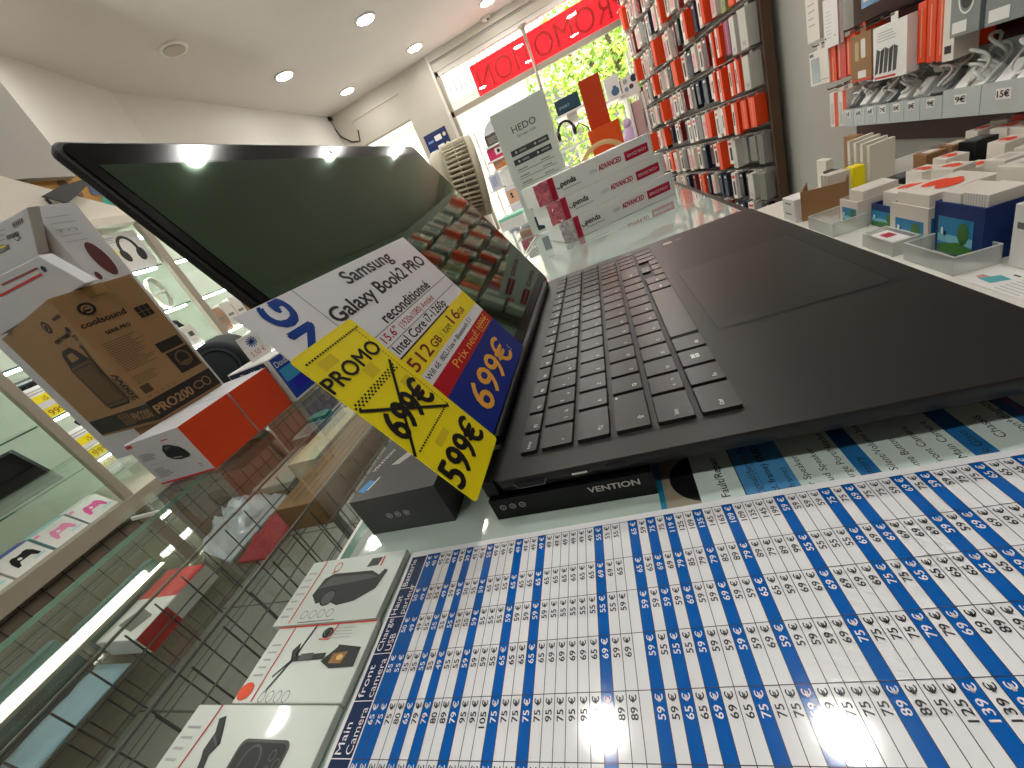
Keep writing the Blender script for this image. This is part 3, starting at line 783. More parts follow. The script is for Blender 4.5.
def d2(b, F, w, h):
    b.line(F, (0.0115, 0.0003), (0.0115, h - 0.0003), 0.0007, RED, 0.0002); b.rect(F, 0.0003, h - 0.0010, w - 0.0003, h - 0.0003, RED, 0.0002)
    b.disc(F, 0.0045, 0.0042, 0.0042, 0.0034, mat('orange dot', (232, 82, 44), 0.4), 0.0002, 20)
    b.greek(F, 0.0030, 0.010, 0.0095, h - 0.006, 5, LGREY, 0.25, 0.0002)
    c = (0.0220, 0.0165)
    for q in ((0.0155, 0.0095), (0.0250, 0.0305), (0.0165, 0.0045)): b.line(F, c, q, 0.0010, device, 0.0002)
    b.poly(F, ((0.0185, 0.0200), (0.0210, 0.0235), (0.0240, 0.0170), (0.0215, 0.0150)), device, 0.0002)
    b.line(F, c, (0.0400, 0.0172), 0.0024, device, 0.0003); b.line(F, (0.0255, 0.0168), (0.0330, 0.0171), 0.0030, device2, 0.0004)
    b.poly(F, ((0.0390, 0.0150), (0.0450, 0.0205), (0.0450, 0.0215), (0.0580, 0.0200), (0.0585, 0.0125), (0.0460, 0.0120)), device, 0.0003)
    b.poly(F, ((0.0440, 0.0140), (0.0445, 0.0178), (0.0520, 0.0185), (0.0510, 0.0138)), photo, 0.0004); b.disc(F, 0.0490, 0.0162, 0.0018, 0.0012, mat('photo glow', (226, 190, 120), 0.4), 0.0005, 10)
    b.rect(F, 0.0310, 0.0245, 0.0385, 0.0300, boxm, 0.0002); b.ring(F, 0.0345, 0.0270, 0.0030, 0.0024, 0.0010, device, 0.0003, 14); b.disc(F, 0.0345, 0.0270, 0.0018, 0.0014, device, 0.0003, 12)
    b.line(F, (0.0370, 0.0245), (0.0385, 0.0305), 0.0006, RED, 0.0003); b.line(F, (0.0310, 0.0243), (0.0370, 0.0243), 0.0005, RED, 0.0003)
    for i in range(4): b.ring(F, 0.0165 + i * 0.0045, 0.0022, 0.0018, 0.0022, 0.0003, GREYINK, 0.0002, 14)
    b.greek(F, 0.0390, 0.0245, 0.0520, 0.0300, 4, LGREY, 0.25, 0.0002)
def d3(b, F, w, h):
    b.line(F, (0.0160, h - 0.0002), (0.0130, 0.018), 0.0008, RED, 0.0002); b.greek(F, 0.0030, 0.012, 0.0120, h - 0.005, 9, LGREY, 0.25, 0.0002)
    b.poly(F, ((0.0190, h - 0.0050), (0.0225, h - 0.0040), (0.0290, h - 0.0130), (0.0265, h - 0.0165), (0.0340, h - 0.0330), (0.0300, h - 0.0340), (0.0235, h - 0.0180), (0.0215, h - 0.0150), (0.0220, h - 0.0095)), device, 0.0002)
    b.line(F, (0.0225, h - 0.0105), (0.0280, h - 0.0140), 0.0008, device2, 0.0003)
    b.poly(F, b.rr(0.0400, 0.004, 0.0660, h - 0.0110, 0.003), device2, 0.0002); b.poly(F, b.rr(0.0410, 0.005, 0.0650, h - 0.0120, 0.0026), device, 0.0003)
    for i, (cx, cy) in enumerate(((0.0600, h - 0.0155), (0.0600, h - 0.0200), (0.0635, h - 0.0178))): b.ring(F, cx, cy, 0.0016, 0.0018, 0.0005, device2, 0.0004, 12)
    b.ring(F, 0.0500, h - 0.0185, 0.0050, 0.0060, 0.0008, device2, 0.0004, 20); b.line(F, (0.0300, h - 0.0330), (0.0420, h - 0.0340), 0.0050, device, 0.0003)
gadget_box(-0.1180, -0.0535, -0.0518, -0.0158, 'white box with a black car phone holder, farthest of the three', d1)
gadget_box(-0.1120, -0.0515, -0.0840, -0.0524, 'white box with a small black tripod and phone picture, middle of the three', d2)
gadget_box(-0.1320, -0.0520, -0.1330, -0.0845, 'white box with a black clamp stand picture, nearest of the three', d3)
# ================================================================ GLASS VITRINE LEFT OF THE COUNTER
gtop = glassy('vitrine glass', (250, 253, 251), 0.45)
gedge = mat('vitrine glass edge', (120, 160, 140), 0.1)
inner = mat('vitrine floor', (112, 124, 124), 0.5, noise=0.05)
vit = thing('glass_vitrine', (-0.6, 0.4, 0), 'see-through glass display case full of wire and small stock left of the counter', 'display case')
b = B(); b.box(-0.420, CX0, -0.75, 1.50, GZ - 0.006, GZ - 0.0005, gtop); b.build('glass_top', vit)
b = B(); b.box(-0.4210, -0.4200, -0.75, 1.50, GZ - 0.0045, GZ, gedge); b.build('glass_edge', vit)
b = B(); b.box(-0.424, -0.420, -0.75, 1.50, 0.46, GZ - 0.006, glassy('front glass', (252, 254, 253), 0.05)); b.build('glass_front', vit)
b = B(); b.box(-0.424, CX0, -0.75, 1.50, 0.44, 0.46, inner); b.build('floor_panel', vit)
b = B(); b.box(-0.416, -0.3385, -0.35, 0.95, 0.9085, 0.9145, gtop); b.box(-0.3315, -0.2285, -0.35, 0.95, 0.9085, 0.9145, gtop); b.build('inner_shelf', vit)
b = B(); b.box(-0.418, CX0, 1.49, 1.50, 0.46, GZ - 0.006, inner); b.build('side_panel', vit)
b = B(); b.box(-0.40, CX0, -0.7, 1.45, 0.0, 0.44, white_lam); b.build('base', vit)
shf = thing('glass_ledge', (-0.85, 0.8, 0), 'clear glass ledge on thin legs carrying the kraft carton and mouse boxes', 'shelf')
b = B(); b.box(-0.505, -0.4225, 0.0905, 1.50, GZ - 0.006, GZ - 0.0005, gtop); b.box(-1.30, -0.5055, 0.2050, 1.50, GZ - 0.006, GZ - 0.0005, gtop); b.build('glass_top', shf)
b = B(); b.box(-0.472, -0.4225, 0.0880, 0.0900, GZ - 0.004, GZ, WHITE); b.build('glass_edge', shf)
for x, y in ((-1.27, 1.46), (-0.445, 1.46), (-0.85, 0.9), (-0.70, 0.45)):
    b = B(); b.bar((x, y, 0.0), (x, y, GZ - 0.006), 0.011, STEEL, 10); b.build('leg', shf)
led = mat('led strip light', (255, 246, 222), 0.4, emit=(255, 243, 214), es=3.2)
b = B(); b.box(-0.4015, -0.3930, -0.70, 0.049, 0.9395, 0.9425, mat('led rail', (120, 116, 100), 0.4)); b.box(-0.3990, -0.3955, -0.70, 0.048, 0.9425, 0.9435, led); b.build('led_strip', vit)
# wire grid panel standing inside
def grid_panel(GX, gp):
    b = B()
    for i in range(47): b.bar((GX, -0.55 + i * 0.025, 0.462), (GX, -0.55 + i * 0.025, 0.945), 0.0007, DWIRE, 4)
    for i in range(10): b.bar((GX + 0.0015, -0.55, 0.475 + i * 0.05), (GX + 0.0015, 0.60, 0.475 + i * 0.05), 0.0008, STEEL, 4)
    b.build('wire_mesh', gp)
    b = B(); b.tube(((GX, -0.55, 0.462), (GX, -0.55, 0.95), (GX, 0.60, 0.95), (GX, 0.60, 0.462)), 0.0014, STEEL, 6); b.build('wire_frame', gp)
for GX, gl in ((-0.222, 'dark wire grid panel in the glass case, nearer the counter'), (-0.335, 'dark wire grid panel in the glass case, nearer the light strip')):
  gp = thing('wire_grid', (GX, 0.1, 0.46), gl, 'wire grid', 'wire grids in the glass case')
  grid_panel(GX, gp)
# wire basket trays
for n_, (x0, x1, y0, y1, z0, h_, l) in enumerate(((-0.210, -0.118, -0.30, 0.20, 0.76, 0.08, 'shallow wire basket with close bars under the glass by the phone boxes'), (-0.210, -0.118, 0.24, 0.62, 0.84, 0.08, 'wire basket farther back under the glass beside the brown drawer'))):
    t = thing('wire_basket', ((x0 + x1) / 2, (y0 + y1) / 2, z0), l, 'basket', 'wire baskets in the glass case')
    b = B()
    for i in range(int((y1 - y0) / 0.0125)): y = y0 + i * 0.0125; b.tube(((x0, y, z0 + h_), (x0, y, z0), (x1, y, z0), (x1, y, z0 + h_)), 0.0010, STEEL, 4)
    b.build('bars', t)
    b = B()
    for x, z in ((x0, z0), (x1, z0), (x0, z0 + h_), (x1, z0 + h_), ((x0 + x1) / 2, z0)): b.bar((x, y0, z), (x, y1, z), 0.0020, STEEL, 5)
    for y in (y0, y1):
        b.bar((x0, y, z0 + h_), (x1, y, z0 + h_), 0.0020, STEEL, 5)
    b.build('rim', t)
    b = B()
    for x in (x0 + 0.005, x1 - 0.005):
        for y in (y0 + 0.01, y1 - 0.01): b.bar((x, y, 0.46), (x, y, z0), 0.0025, STEEL, 5)
    b.build('leg', t)
    t.name = 'wire_basket'
def crumple(name, pts, z0, h, m, label, cat, seed=1, group=None):
    """a soft crumpled pouch: a lofted sheet with creases"""
    r = random.Random(seed); b = B(); n = 12
    P = [Vector(p) for p in pts]
    def uvp(u, v): return P[0].lerp(P[1], u).lerp(P[3].lerp(P[2], u), v)
    top = []; bot = []
    hs = [[r.uniform(0.4, 1.0) for _ in range(n + 1)] for _ in range(n + 1)]
    for i in range(n + 1):
        for j in range(n + 1):
            p = uvp(i / n, j / n); e = min(i, n - i, j, n - j) / (n / 2)
            k = min(1, e * 1.6) ** 0.6
            top.append(Vector((p.x, p.y, p.z + 0.002 + h * k * hs[i][j]))); bot.append(Vector((p.x, p.y, p.z)))
    a = b.add(top); c = b.add(bot); w_ = n + 1
    for i in range(n):
        for j in range(n):
            b.face((a + i * w_ + j, a + (i + 1) * w_ + j, a + (i + 1) * w_ + j + 1, a + i * w_ + j + 1), m, True)
            b.face((c + i * w_ + j, c + i * w_ + j + 1, c + (i + 1) * w_ + j + 1, c + (i + 1) * w_ + j), m)
    for i in range(n):
        for q, s_ in ((i * w_, (i + 1) * w_), (i * w_ + n, (i + 1) * w_ + n)): b.face((a + q, a + s_, c + s_, c + q), m)
        for q, s_ in ((i, i + 1), (n * w_ + i, n * w_ + i + 1)): b.face((a + q, a + s_, c + s_, c + q), m)
    o = b.build(name, base=P[0])
    return tag(o, label, cat, group)
foil = mat('grey plastic bag', (176, 182, 184), 0.25, 0.1, noise=0.15, nscale=30)
bluep = mat('pale blue pouch', (150, 178, 190), 0.35, noise=0.1, nscale=40)
redm = mat('red mesh', (140, 30, 34), 0.6, noise=0.3, nscale=200)
# contents, each standing on the case floor or on a stock box
stock = mat('brown stock box', (122, 96, 66), 0.6, noise=0.15, nscale=40)
def plainbox(name, x0, x1, y0, y1, z0, z1, m, label, cat, deco=None, group=None, part='carton', bevel=0.001):
    t = thing(name, ((x0 + x1) / 2, (y0 + y1) / 2, z0), label, cat, group)
    b = B(); b.box(x0, x1, y0, y1, z0, z1, m)
    if deco: deco(b, x0, x1, y0, y1, z0, z1)
    b.build(part, t, bevel=bevel)
    return t
def deco_redwhite(b, x0, x1, y0, y1, z0, z1):
    F = Face((x0, y0, z1), YV, -XV); F = Face((x1, y0, z1), YV, -XV); w, h = y1 - y0, x1 - x0
    b.rect(F, w * 0.55, 0, w, h, RED, 0.0003); b.poly(F, ((w * 0.1, h * 0.3), (w * 0.3, h * 0.15), (w * 0.42, h * 0.6), (w * 0.2, h * 0.8)), device2, 0.0003)
    G = Face((x1, y0, z0), YV, ZV); b.rect(G, 0, 0, w * 0.4, (z1 - z0), RED, 0.0003)
Z0 = 0.915
plainbox('gadget_box', -0.398, -0.340, -0.022, 0.046, Z0, 0.934, WHITE, 'flat white and red gadget box behind the wire grid near the light strip', 'box', deco_redwhite)
crumple('pouch', [(-0.402, -0.098, Z0), (-0.355, -0.098, Z0), (-0.355, -0.030, Z0), (-0.402, -0.030, Z0)], 0, 0.007, bluep, 'pale blue plastic pouch lying behind the wire grid', 'pouch', 3)
crumple('plastic_bag', [(-0.412, 0.085, Z0), (-0.340, 0.060, Z0), (-0.340, 0.150, Z0), (-0.412, 0.158, Z0)], 0, 0.030, foil, 'crumpled grey plastic bag under the glass below the mouse box', 'bag', 5)
crumple('mesh_bag', [(-0.326, 0.058, Z0), (-0.286, 0.058, Z0), (-0.286, 0.150, Z0), (-0.326, 0.150, Z0)], 0, 0.014, redm, 'dark red mesh bag beside the grey plastic bag', 'bag', 8)
cream = mat('cream card', (200, 190, 158), 0.5, noise=0.06)
plainbox('cream_box', -0.330, -0.286, 0.165, 0.285, Z0, 0.947, cream, 'cream cardboard box with an oval print under the glass', 'box', lambda b, x0, x1, y0, y1, z0, z1: (b.disc(Face((x1, y0, z1), YV, -XV), 0.05, 0.06, 0.007, 0.016, mat('oval print', (92, 84, 66), 0.5), 0.0004), b.greek(Face((x1, y0, z1), YV, -XV), 0.07, 0.02, 0.11, 0.10, 9, LGREY, 0.3)))
wood = mat('brown drawer wood', (128, 98, 64), 0.5, noise=0.3, nscale=25)
plainbox('wooden_drawer', -0.283, -0.2300, 0.090, 0.330, Z0, 0.944, wood, 'brown wooden drawer under the glass beside the charcoal box', 'drawer', lambda b, x0, x1, y0, y1, z0, z1: [b.line(Face((x1, y0, z1), YV, -XV), (0.01, 0.010 + k * 0.011), (0.23, 0.010 + k * 0.011), 0.0012, mat('drawer grain', (92, 68, 42), 0.6)) for k in range(4)])
plainbox('stock_box', -0.410, -0.341, 0.165, 0.56, Z0, 0.925, mat('pale stock box', (170, 168, 154), 0.6), 'flat pale stock box in the glass case behind the cream box', 'box')
tl = mat('dark teal pack', (38, 84, 82), 0.4)
for i, y in enumerate((-0.28, -0.19, -0.10, -0.02)):
    plainbox('slim_pack', -0.4185, -0.4065, y, y + 0.070, Z0, 0.955 - 0.006 * (i % 2), tl, 'dark teal slim pack, %s along the light strip from the near end' % ['first', 'second', 'third', 'fourth'][i], 'pack', lambda b, x0, x1, y0, y1, z0, z1: b.disc(Face((x1, y0, z0), YV, ZV), 0.035, 0.018, 0.010, 0.010, device, 0.0004), 'slim packs beside the light strip')
teal = mat('teal plastic', (0, 128, 106), 0.35); gadg = mat('grey gadget pack', (150, 160, 152), 0.35)
def tealpack(px, py, label, z):
    p = at(px, py, Z=z); x, y = p.x, p.y
    t = thing('gadget_pack', (x, y, z), label, 'pack', 'small teal and clear gadget packs')
    b = B(); b.box(x - 0.018, x + 0.018, y - 0.03, y + 0.03, z, z + 0.012, gadg); F = Face((x - 0.018, y - 0.03, z + 0.012), XV, YV)
    b.rect(F, 0.006, 0.008, 0.030, 0.036, device2); b.greek(F, 0.008, 0.010, 0.028, 0.034, 6, LGREY, 0.4, 0.0006); b.build('blister', t)
    b = B(); b.prism(F, [(0.0, 0.042), (0.036, 0.042), (0.036, 0.058), (0.022, 0.064), (0.0, 0.058)], 0.006, teal); b.build('hang_tab', t); return t
tealpack(352, 412, 'teal and clear gadget pack just beside the yellow card', 0.9255)
tealpack(318, 432, 'teal and clear gadget pack left of the yellow card, nearer the wire grid', 0.9255)
tealpack(252, 455, 'teal and clear gadget pack lying nearest the orange boxes', 0.9455)
# ---------------------------------------------------------------- boxes standing on the vitrine
mw = mat('mouse box white', (206, 204, 206), 0.4, noise=0.03)
for n_, (y0, y1, l) in enumerate(((0.145, 0.2155, 'white mouse box with a bright orange end, nearest on the glass'), (0.2175, 0.2850, 'second orange-ended box right behind the mouse box'))):
    t = thing('mouse_box', (-0.447, (y0 + y1) / 2, GZ), l, 'box', 'orange-ended boxes on the glass case')
    b = B(); b.box(-0.497, -0.398, y0, y1, GZ + 0.0005, 1.0395, mw, u1=ORANGE)
    F = Face((-0.497, y0, GZ), XV, ZV)
    if n_ == 0:
        b.rect(F, 0.0, 0.0005, 0.099, 0.0030, RED, 0.0003); b.rect(F, 0.001, 0.0565, 0.012, 0.0605, RED, 0.0003)
        b.greek(F, 0.008, 0.036, 0.036, 0.046, 5, GREYINK, 0.3, 0.0003); b.greek(F, 0.008, 0.010, 0.036, 0.024, 6, GREYINK, 0.3, 0.0003)
        b.line(F, (0.008, 0.029), (0.050, 0.029), 0.0004, LGREY, 0.0003)
        ms = mat('mouse print', (22, 24, 30), 0.3)
        b.poly(F, [(0.048, 0.034), (0.050, 0.043), (0.057, 0.048), (0.066, 0.047), (0.078, 0.041), (0.083, 0.035), (0.084, 0.028), (0.079, 0.0255), (0.064, 0.0255), (0.053, 0.0285)], ms, 0.0003)
        b.poly(F, [(0.052, 0.042), (0.060, 0.0455), (0.068, 0.0440), (0.060, 0.0420)], device2, 0.0004); b.line(F, (0.056, 0.0300), (0.070, 0.0285), 0.0012, LGREY, 0.0004)
        b.greek(F, 0.060, 0.053, 0.080, 0.056, 1, RED, 0.4, 0.0003); b.greek(F, 0.082, 0.010, 0.090, 0.016, 2, GREYINK, 0.3, 0.0003)
    b.build('carton', t, bevel=0.0006)
# the big kraft speaker carton
yaw = math.radians(11)
CYd = Vector((math.sin(yaw), math.cos(yaw), 0)); CXd = Vector((math.cos(yaw), -math.sin(yaw), 0))
P0 = Vector((-0.490, 0.1915, 1.0402)); CH, CW, CD = 0.281, 0.30, 0.128
CS = (0.68, 0.66, (1.2085 - P0.z) / CH)     # printed artwork scaled to the carton
RW_, RD_, RH_ = CW * CS[0], CD * CS[1], CH * CS[2]
crt = thing('speaker_carton', P0 - CXd * RW_ / 2 + CYd * RD_ / 2, 'brown kraft carton printed with a black 200W party speaker', 'carton')
cink = mat('carton print', (34, 28, 22), 0.6); cmid = mat('carton grille print', (104, 78, 48), 0.65)
b = B(); b.obox(P0 - CXd * RW_, CXd * RW_, CYd * RD_, ZV * RH_, CARD)
LFT = 0.0; AS = (RH_ - LFT) / CH
Fl = Face(P0 - CXd * CW * 0.84 + ZV * LFT, CXd, ZV, 0.84, AS); Fr = Face(P0 + ZV * LFT, CYd, ZV, CS[1], AS)
kx_ = CW
# right (narrow) face: maker's mark, text, black band
b.rect(Fr, 0.0, 0.006, CD, 0.048, cink, 0.0004)
b.text(Fr, 0.004, 0.016, 0.020, 'PRO200', CARD, w=0.072, l=0.0007, bold=0.03); b.ring(Fr, 0.092, 0.027, 0.010, 0.009, 0.002, CARD, 0.0007); b.ring(Fr, 0.108, 0.027, 0.008, 0.011, 0.002, CARD, 0.0007)
b.disc(Fr, 0.033, CH - 0.036, 0.0125, 0.0125, cink, 0.0004); b.ring(Fr, 0.033, CH - 0.036, 0.0080, 0.0080, 0.0028, CARD, 0.0006, 20, -2.2, 3.4); b.rect(Fr, 0.030, CH - 0.037, 0.040, CH - 0.033, CARD, 0.0007)
b.text(Fr, 0.008, CH - 0.066, 0.0110, 'coolsound', cink, w=0.070, l=0.0005, bold=0.035)
b.text(Fr, 0.030, CH - 0.090, 0.0070, 'SERIE PRO', cink, w=0.040, l=0.0005, bold=0.03)
b.greek(Fr, 0.012, 0.115, 0.082, CH - 0.100, 15, cink, 0.18, 0.0004, 0.55); b.greek(Fr, 0.012, 0.085, 0.060, 0.105, 5, cink, 0.18, 0.0004, 0.4)
for i in range(3):
    for j in range(2): b.rect(Fr, 0.092 + i * 0.0085, CH - 0.086 + j * 0.0125, 0.0995 + i * 0.0085, CH - 0.0745 + j * 0.0125, cink, 0.0004)
b.rect(Fr, 0.078, 0.118, 0.122, 0.140, cink, 0.0004); b.rect(Fr, 0.082, 0.064, 0.124, 0.114, cink, 0.0004); b.ring(Fr, 0.103, 0.092, 0.014, 0.018, 0.004, cmid, 0.0006); b.rect(Fr, 0.090, 0.080, 0.116, 0.086, cmid, 0.0007)
b.rect(Fr, 0.010, 0.062, 0.026, 0.080, cmid, 0.0004); b.greek(Fr, 0.011, 0.063, 0.025, 0.079, 8, cink, 0.4, 0.0005, 0.0)
for i in range(5): b.ring(Fr, 0.014 + i * 0.011, 0.055, 0.0028, 0.0028, 0.0006, cink, 0.0005, 10)
# left (wide) face: the speaker picture
x = CW
b.rect(Fl, x - 0.24, 0.006, x, 0.045, cink, 0.0004); b.text(Fl, x - 0.072, 0.016, 0.020, 'PRO200', CARD, w=0.066, l=0.0007, bold=0.03)
for i in range(3):
    for j in range(2): b.rect(Fl, x - 0.118 + i * 0.014, 0.012 + j * 0.015, x - 0.106 + i * 0.014, 0.0255 + j * 0.015, cmid, 0.0006)
b.disc(Fl, x - 0.070, CH - 0.033, 0.0115, 0.0125, cink, 0.0004); b.ring(Fl, x - 0.070, CH - 0.033, 0.0072, 0.0080, 0.0026, CARD, 0.0006, 20, -2.2, 3.4)
b.text(Fl, x - 0.086, CH - 0.066, 0.0110, 'coolsound', cink, w=0.058, l=0.0005, bold=0.035)
b.text(Fl, x - 0.034, CH - 0.033, 0.0060, 'SERIE PRO', cink, w=0.029, l=0.0005, bold=0.03)
b.disc(Fl, x - 0.020, CH - 0.056, 0.006, 0.006, cink, 0.0004); b.greek(Fl, x - 0.026, CH - 0.078, x - 0.012, CH - 0.066, 3, cink, 0.4, 0.0004, 0.2)
xs = x - 0.020
fr = [(xs - 0.094, 0.058), (xs - 0.020, 0.058), (xs - 0.012, 0.068), (xs - 0.012, 0.160), (xs - 0.020, 0.172), (xs - 0.030, 0.190), (xs - 0.042, 0.200), (xs - 0.074, 0.200), (xs - 0.086, 0.190), (xs - 0.094, 0.172), (xs - 0.102, 0.160), (xs - 0.102, 0.068)]
b.poly(Fl, fr, cink, 0.0004); b.poly(Fl, [(xs - 0.074, 0.174), (xs - 0.042, 0.174), (xs - 0.046, 0.190), (xs - 0.070, 0.190)], CARD, 0.0006)
b.poly(Fl, b.rr(xs - 0.097, 0.063, xs - 0.017, 0.165, 0.006), cmid, 0.0006); b.poly(Fl, b.rr(xs - 0.093, 0.068, xs - 0.021, 0.160, 0.005), cink, 0.0007); b.poly(Fl, b.rr(xs - 0.090, 0.071, xs - 0.024, 0.157, 0.004), cmid, 0.0008)
for i in range(28): b.rect(Fl, xs - 0.090, 0.0715 + i * 0.0031, xs - 0.024, 0.0722 + i * 0.0031, mat('grille line print', (82, 62, 38), 0.65), 0.0009)
b.text(Fl, x - 0.0030, 0.060, 0.0175, '200W', cink, w=0.062, l=0.0006, rot=90, bold=0.04)
b.text(Fl, x + 0.0035 - 0.0015, 0.052, 0.0040, '', cink)
b.line(Fl, (x - 0.038, 0.130), (x - 0.026, 0.185), 0.0035, cink, 0.0010); b.disc(Fl, x - 0.0255, 0.189, 0.0035, 0.005, cink, 0.0010)
b.text(Fl, x - 0.0230, 0.060, 0.0050, 'SERIE PROFESSIONAL', cink, w=0.058, l=0.0006, rot=90, bold=0.03)
b.build('carton_body', crt, bevel=0.0008)
b = B(); tp = mat('packing tape', (176, 138, 88), 0.25); Ftp = Face(P0 - CXd * RW_ + ZV * RH_, CXd, CYd); b.rect(Ftp, 0.0, RD_ * 0.38, RW_, RD_ * 0.62, tp, 0.0005); b.rect(Fr, CD * 0.38, CH - 0.018, CD * 0.62, CH, tp, 0.0009); b.build('tape', crt)
plainbox('support_box', -0.585, -0.499, 0.212, 0.284, GZ + 0.0005, 1.0398, CARD, 'plain brown box hidden under the kraft speaker carton', 'box')
# white cartons on and behind it
grw = mat('white carton shade', (206, 206, 208), 0.5, noise=0.02)
def whitebox_deco(b):
    F = Face((-0.60, 0.3165, 1.2375 - 0.338 * 0.60), YV, ZV, 0.60, 0.60); mar = mat('maroon print', (92, 44, 44), 0.5)
    b.disc(F, 0.052, 0.372, 0.017, 0.042, mar, 0.0004, 24, 0.1); b.disc(F, 0.018, 0.338, 0.006, 0.010, mar, 0.0004)
    b.greek(F, 0.012, 0.42, 0.075, 0.49, 5, LGREY, 0.12, 0.0004); 
    for i in range(3): b.disc(F, 0.020 + i * 0.016, 0.445, 0.0016, 0.0018, GREYINK, 0.0005, 8)
t = thing('white_carton', (-0.66, 0.345, GZ), 'tall white carton with a maroon oval print behind the kraft carton', 'carton', 'white cartons around the kraft carton')
b = B(); b.box(-0.720, -0.60, 0.3165, 0.372, GZ + 0.0006, 1.337, grw); whitebox_deco(b); b.build('carton', t, bevel=0.001)
t = thing('white_carton', (-0.58, 0.225, 1.2095), 'low white carton with a red stripe lying on top of the kraft carton', 'carton', 'white cartons around the kraft carton')
zb = 1.2095; YC = 0.218
b = B(); pe, pf = at(86, 283, Y=YC), at(38, 256, Y=YC)
ptz = [(-0.660, zb), (pe.x, zb), (pf.x, pf.z), (-0.660, pf.z + 0.012)]
b.prism(Face((0, YC + 0.014, 0), XV, ZV), ptz, 0.014, grw)
Fw = Face((0, YC - 0.0002, 0), XV, ZV)
def seg(b, F, a, c, w_, m_, Y=YC): p, q = at(*a, Y=Y), at(*c, Y=Y); b.line(F, (p.x, p.z), (q.x, q.z), w_, m_, 0.0003)
seg(b, Fw, (2, 285), (38, 268), 0.0022, mat('brick print', (150, 70, 66), 0.5)); seg(b, Fw, (0, 296), (42, 274), 0.0026, RED); p = at(44, 269, Y=YC); b.disc(Fw, p.x, p.z, 0.0035, 0.0035, NAVY, 0.0003)
b.build('carton', t, bevel=0.001)
t = thing('white_carton', (-0.72, 0.307, GZ), 'white carton with barcode and CE label leaning at the left edge of the view', 'carton', 'white cartons around the kraft carton')
b = B(); YY = 0.300
q = [at(a, c, Y=YY) for a, c in ((27, 207), (38, 254), (-45, 236))]
k0 = [(p.x, p.z) for p in q]; kx0 = -0.86
b.prism(Face((0, YY + 0.014, 0), XV, ZV), [(kx0, GZ + 0.0006), (k0[1][0] - 0.02, GZ + 0.0006), k0[1], k0[0], (kx0, k0[2][1])], 0.014, grw)
Fe = Face((0, YY, 0), XV, ZV)
def pt(a, c): p = at(a, c, Y=YY); return (p.x, p.z)
b.poly(Fe, [pt(12, 223), pt(22, 217), pt(24, 222), pt(14, 228)], LGREY, 0.0004)
for i in range(6): b.line(Fe, pt(13 + i * 1.8, 223.5 - i), pt(14 + i * 1.8, 227 - i), 0.0014, BLACK, 0.0006)
b.poly(Fe, [pt(6, 236), pt(18, 231), pt(20, 235), pt(8, 240)], GREYINK, 0.0004); x_, z_ = pt(18, 242); b.text(Fe, x_, z_, 0.008, 'CE', BLACK, l=0.0005, rot=8)
b.poly(Fe, [pt(0, 248), pt(9, 244), pt(10, 249), pt(0, 254)], GREYINK, 0.0004); b.poly(Fe, [pt(0, 247.5), pt(6, 245), pt(6.5, 246.5), pt(0, 249)], YELLOW, 0.0005)
for i in range(5): b.line(Fe, pt(0, 231 + i * 5), pt(5, 229 + i * 5), 0.0012, LGREY, 0.0005)
b.build('carton', t, bevel=0.001)
# black portable speaker lying behind the orange boxes
sp = thing('portable_speaker', (-0.66, 0.42, GZ), 'black rounded portable speaker lying beside the kraft carton', 'speaker')
spm = mat('speaker fabric', (26, 32, 36), 0.75, noise=0.2, nscale=300, bump=0.3)
pc_ = at(216, 366, X=-0.56); rz_, ry_ = 0.050, 0.052
ax = Vector((-0.62, 0.78, 0)).normalized(); cen = Vector((pc_.x, pc_.y, GZ + 0.055))
cen = at(219, 368, Z=GZ + 0.0562)
b = B(); b.lathe(cen, ax, ((0.034, 0.0), (0.047, 0.001), (0.0545, 0.010), (0.0555, 0.03), (0.0555, 0.15), (0.053, 0.17), (0.045, 0.18)), spm, 32); b.build('body', sp)
b = B(); b.lathe(cen - ax * 0.0025, ax, ((0.030, 0.0), (0.034, 0.001), (0.036, 0.004)), mat('speaker cone', (38, 48, 52), 0.4), 32); b.build('end_cone', sp)
b = B(); b.lathe(cen - ax * 0.0030, ax, ((0.0425, 0.0035), (0.0405, 0.0), (0.0380, 0.0035)), mat('speaker ring', (58, 66, 70), 0.35), 32, cap=False); b.build('ring', sp)
# ream with a blue label, price flag
bl2 = mat('ream blue', (24, 66, 176), 0.35); cy = mat('ream cyan', (70, 170, 220), 0.35)
t = thing('paper_ream', (-0.44, 0.32, GZ), 'blue-labelled paper pack standing past the orange boxes', 'paper pack')
b = B(); b.box(-0.475, -0.392, 0.2900, 0.352, GZ + 0.0005, 1.047, WHITE, w1=WHITE)
F = Face((-0.392, 0.290, GZ), YV, ZV); b.rect(F, 0.0, 0.004, 0.062, 0.068, bl2); b.rect(F, 0.004, 0.030, 0.044, 0.050, cy, 0.0006); b.rect(F, 0.012, 0.012, 0.040, 0.028, mat('ream indigo', (40, 40, 190), 0.4), 0.0006)
b.text(F, 0.003, 0.054, 0.009, 'Double A', WHITE, w=0.045, l=0.0008, bold=0.02); b.disc(F, 0.050, 0.014, 0.006, 0.006, WHITE, 0.0006)
G = Face((-0.475, 0.290, GZ), XV, ZV); b.rect(G, 0.002, 0.052, 0.073, 0.068, NAVY, 0.0004); b.text(G, 0.022, 0.056, 0.008, 'Double A', WHITE, w=0.046, l=0.0006, bold=0.02)
b.build('wrapper', t, bevel=0.0008)
t = thing('price_flag', at(256, 372, X=-0.46), 'small white price flag with a blue star above the paper pack', 'price tag')
b = B(); F = Face((-0.440, 0.308, 1.0475), YV, ZV); b.prism(F, [(0, 0), (0.040, 0), (0.040, 0.038), (0, 0.038)], 0.0012, WHITE)
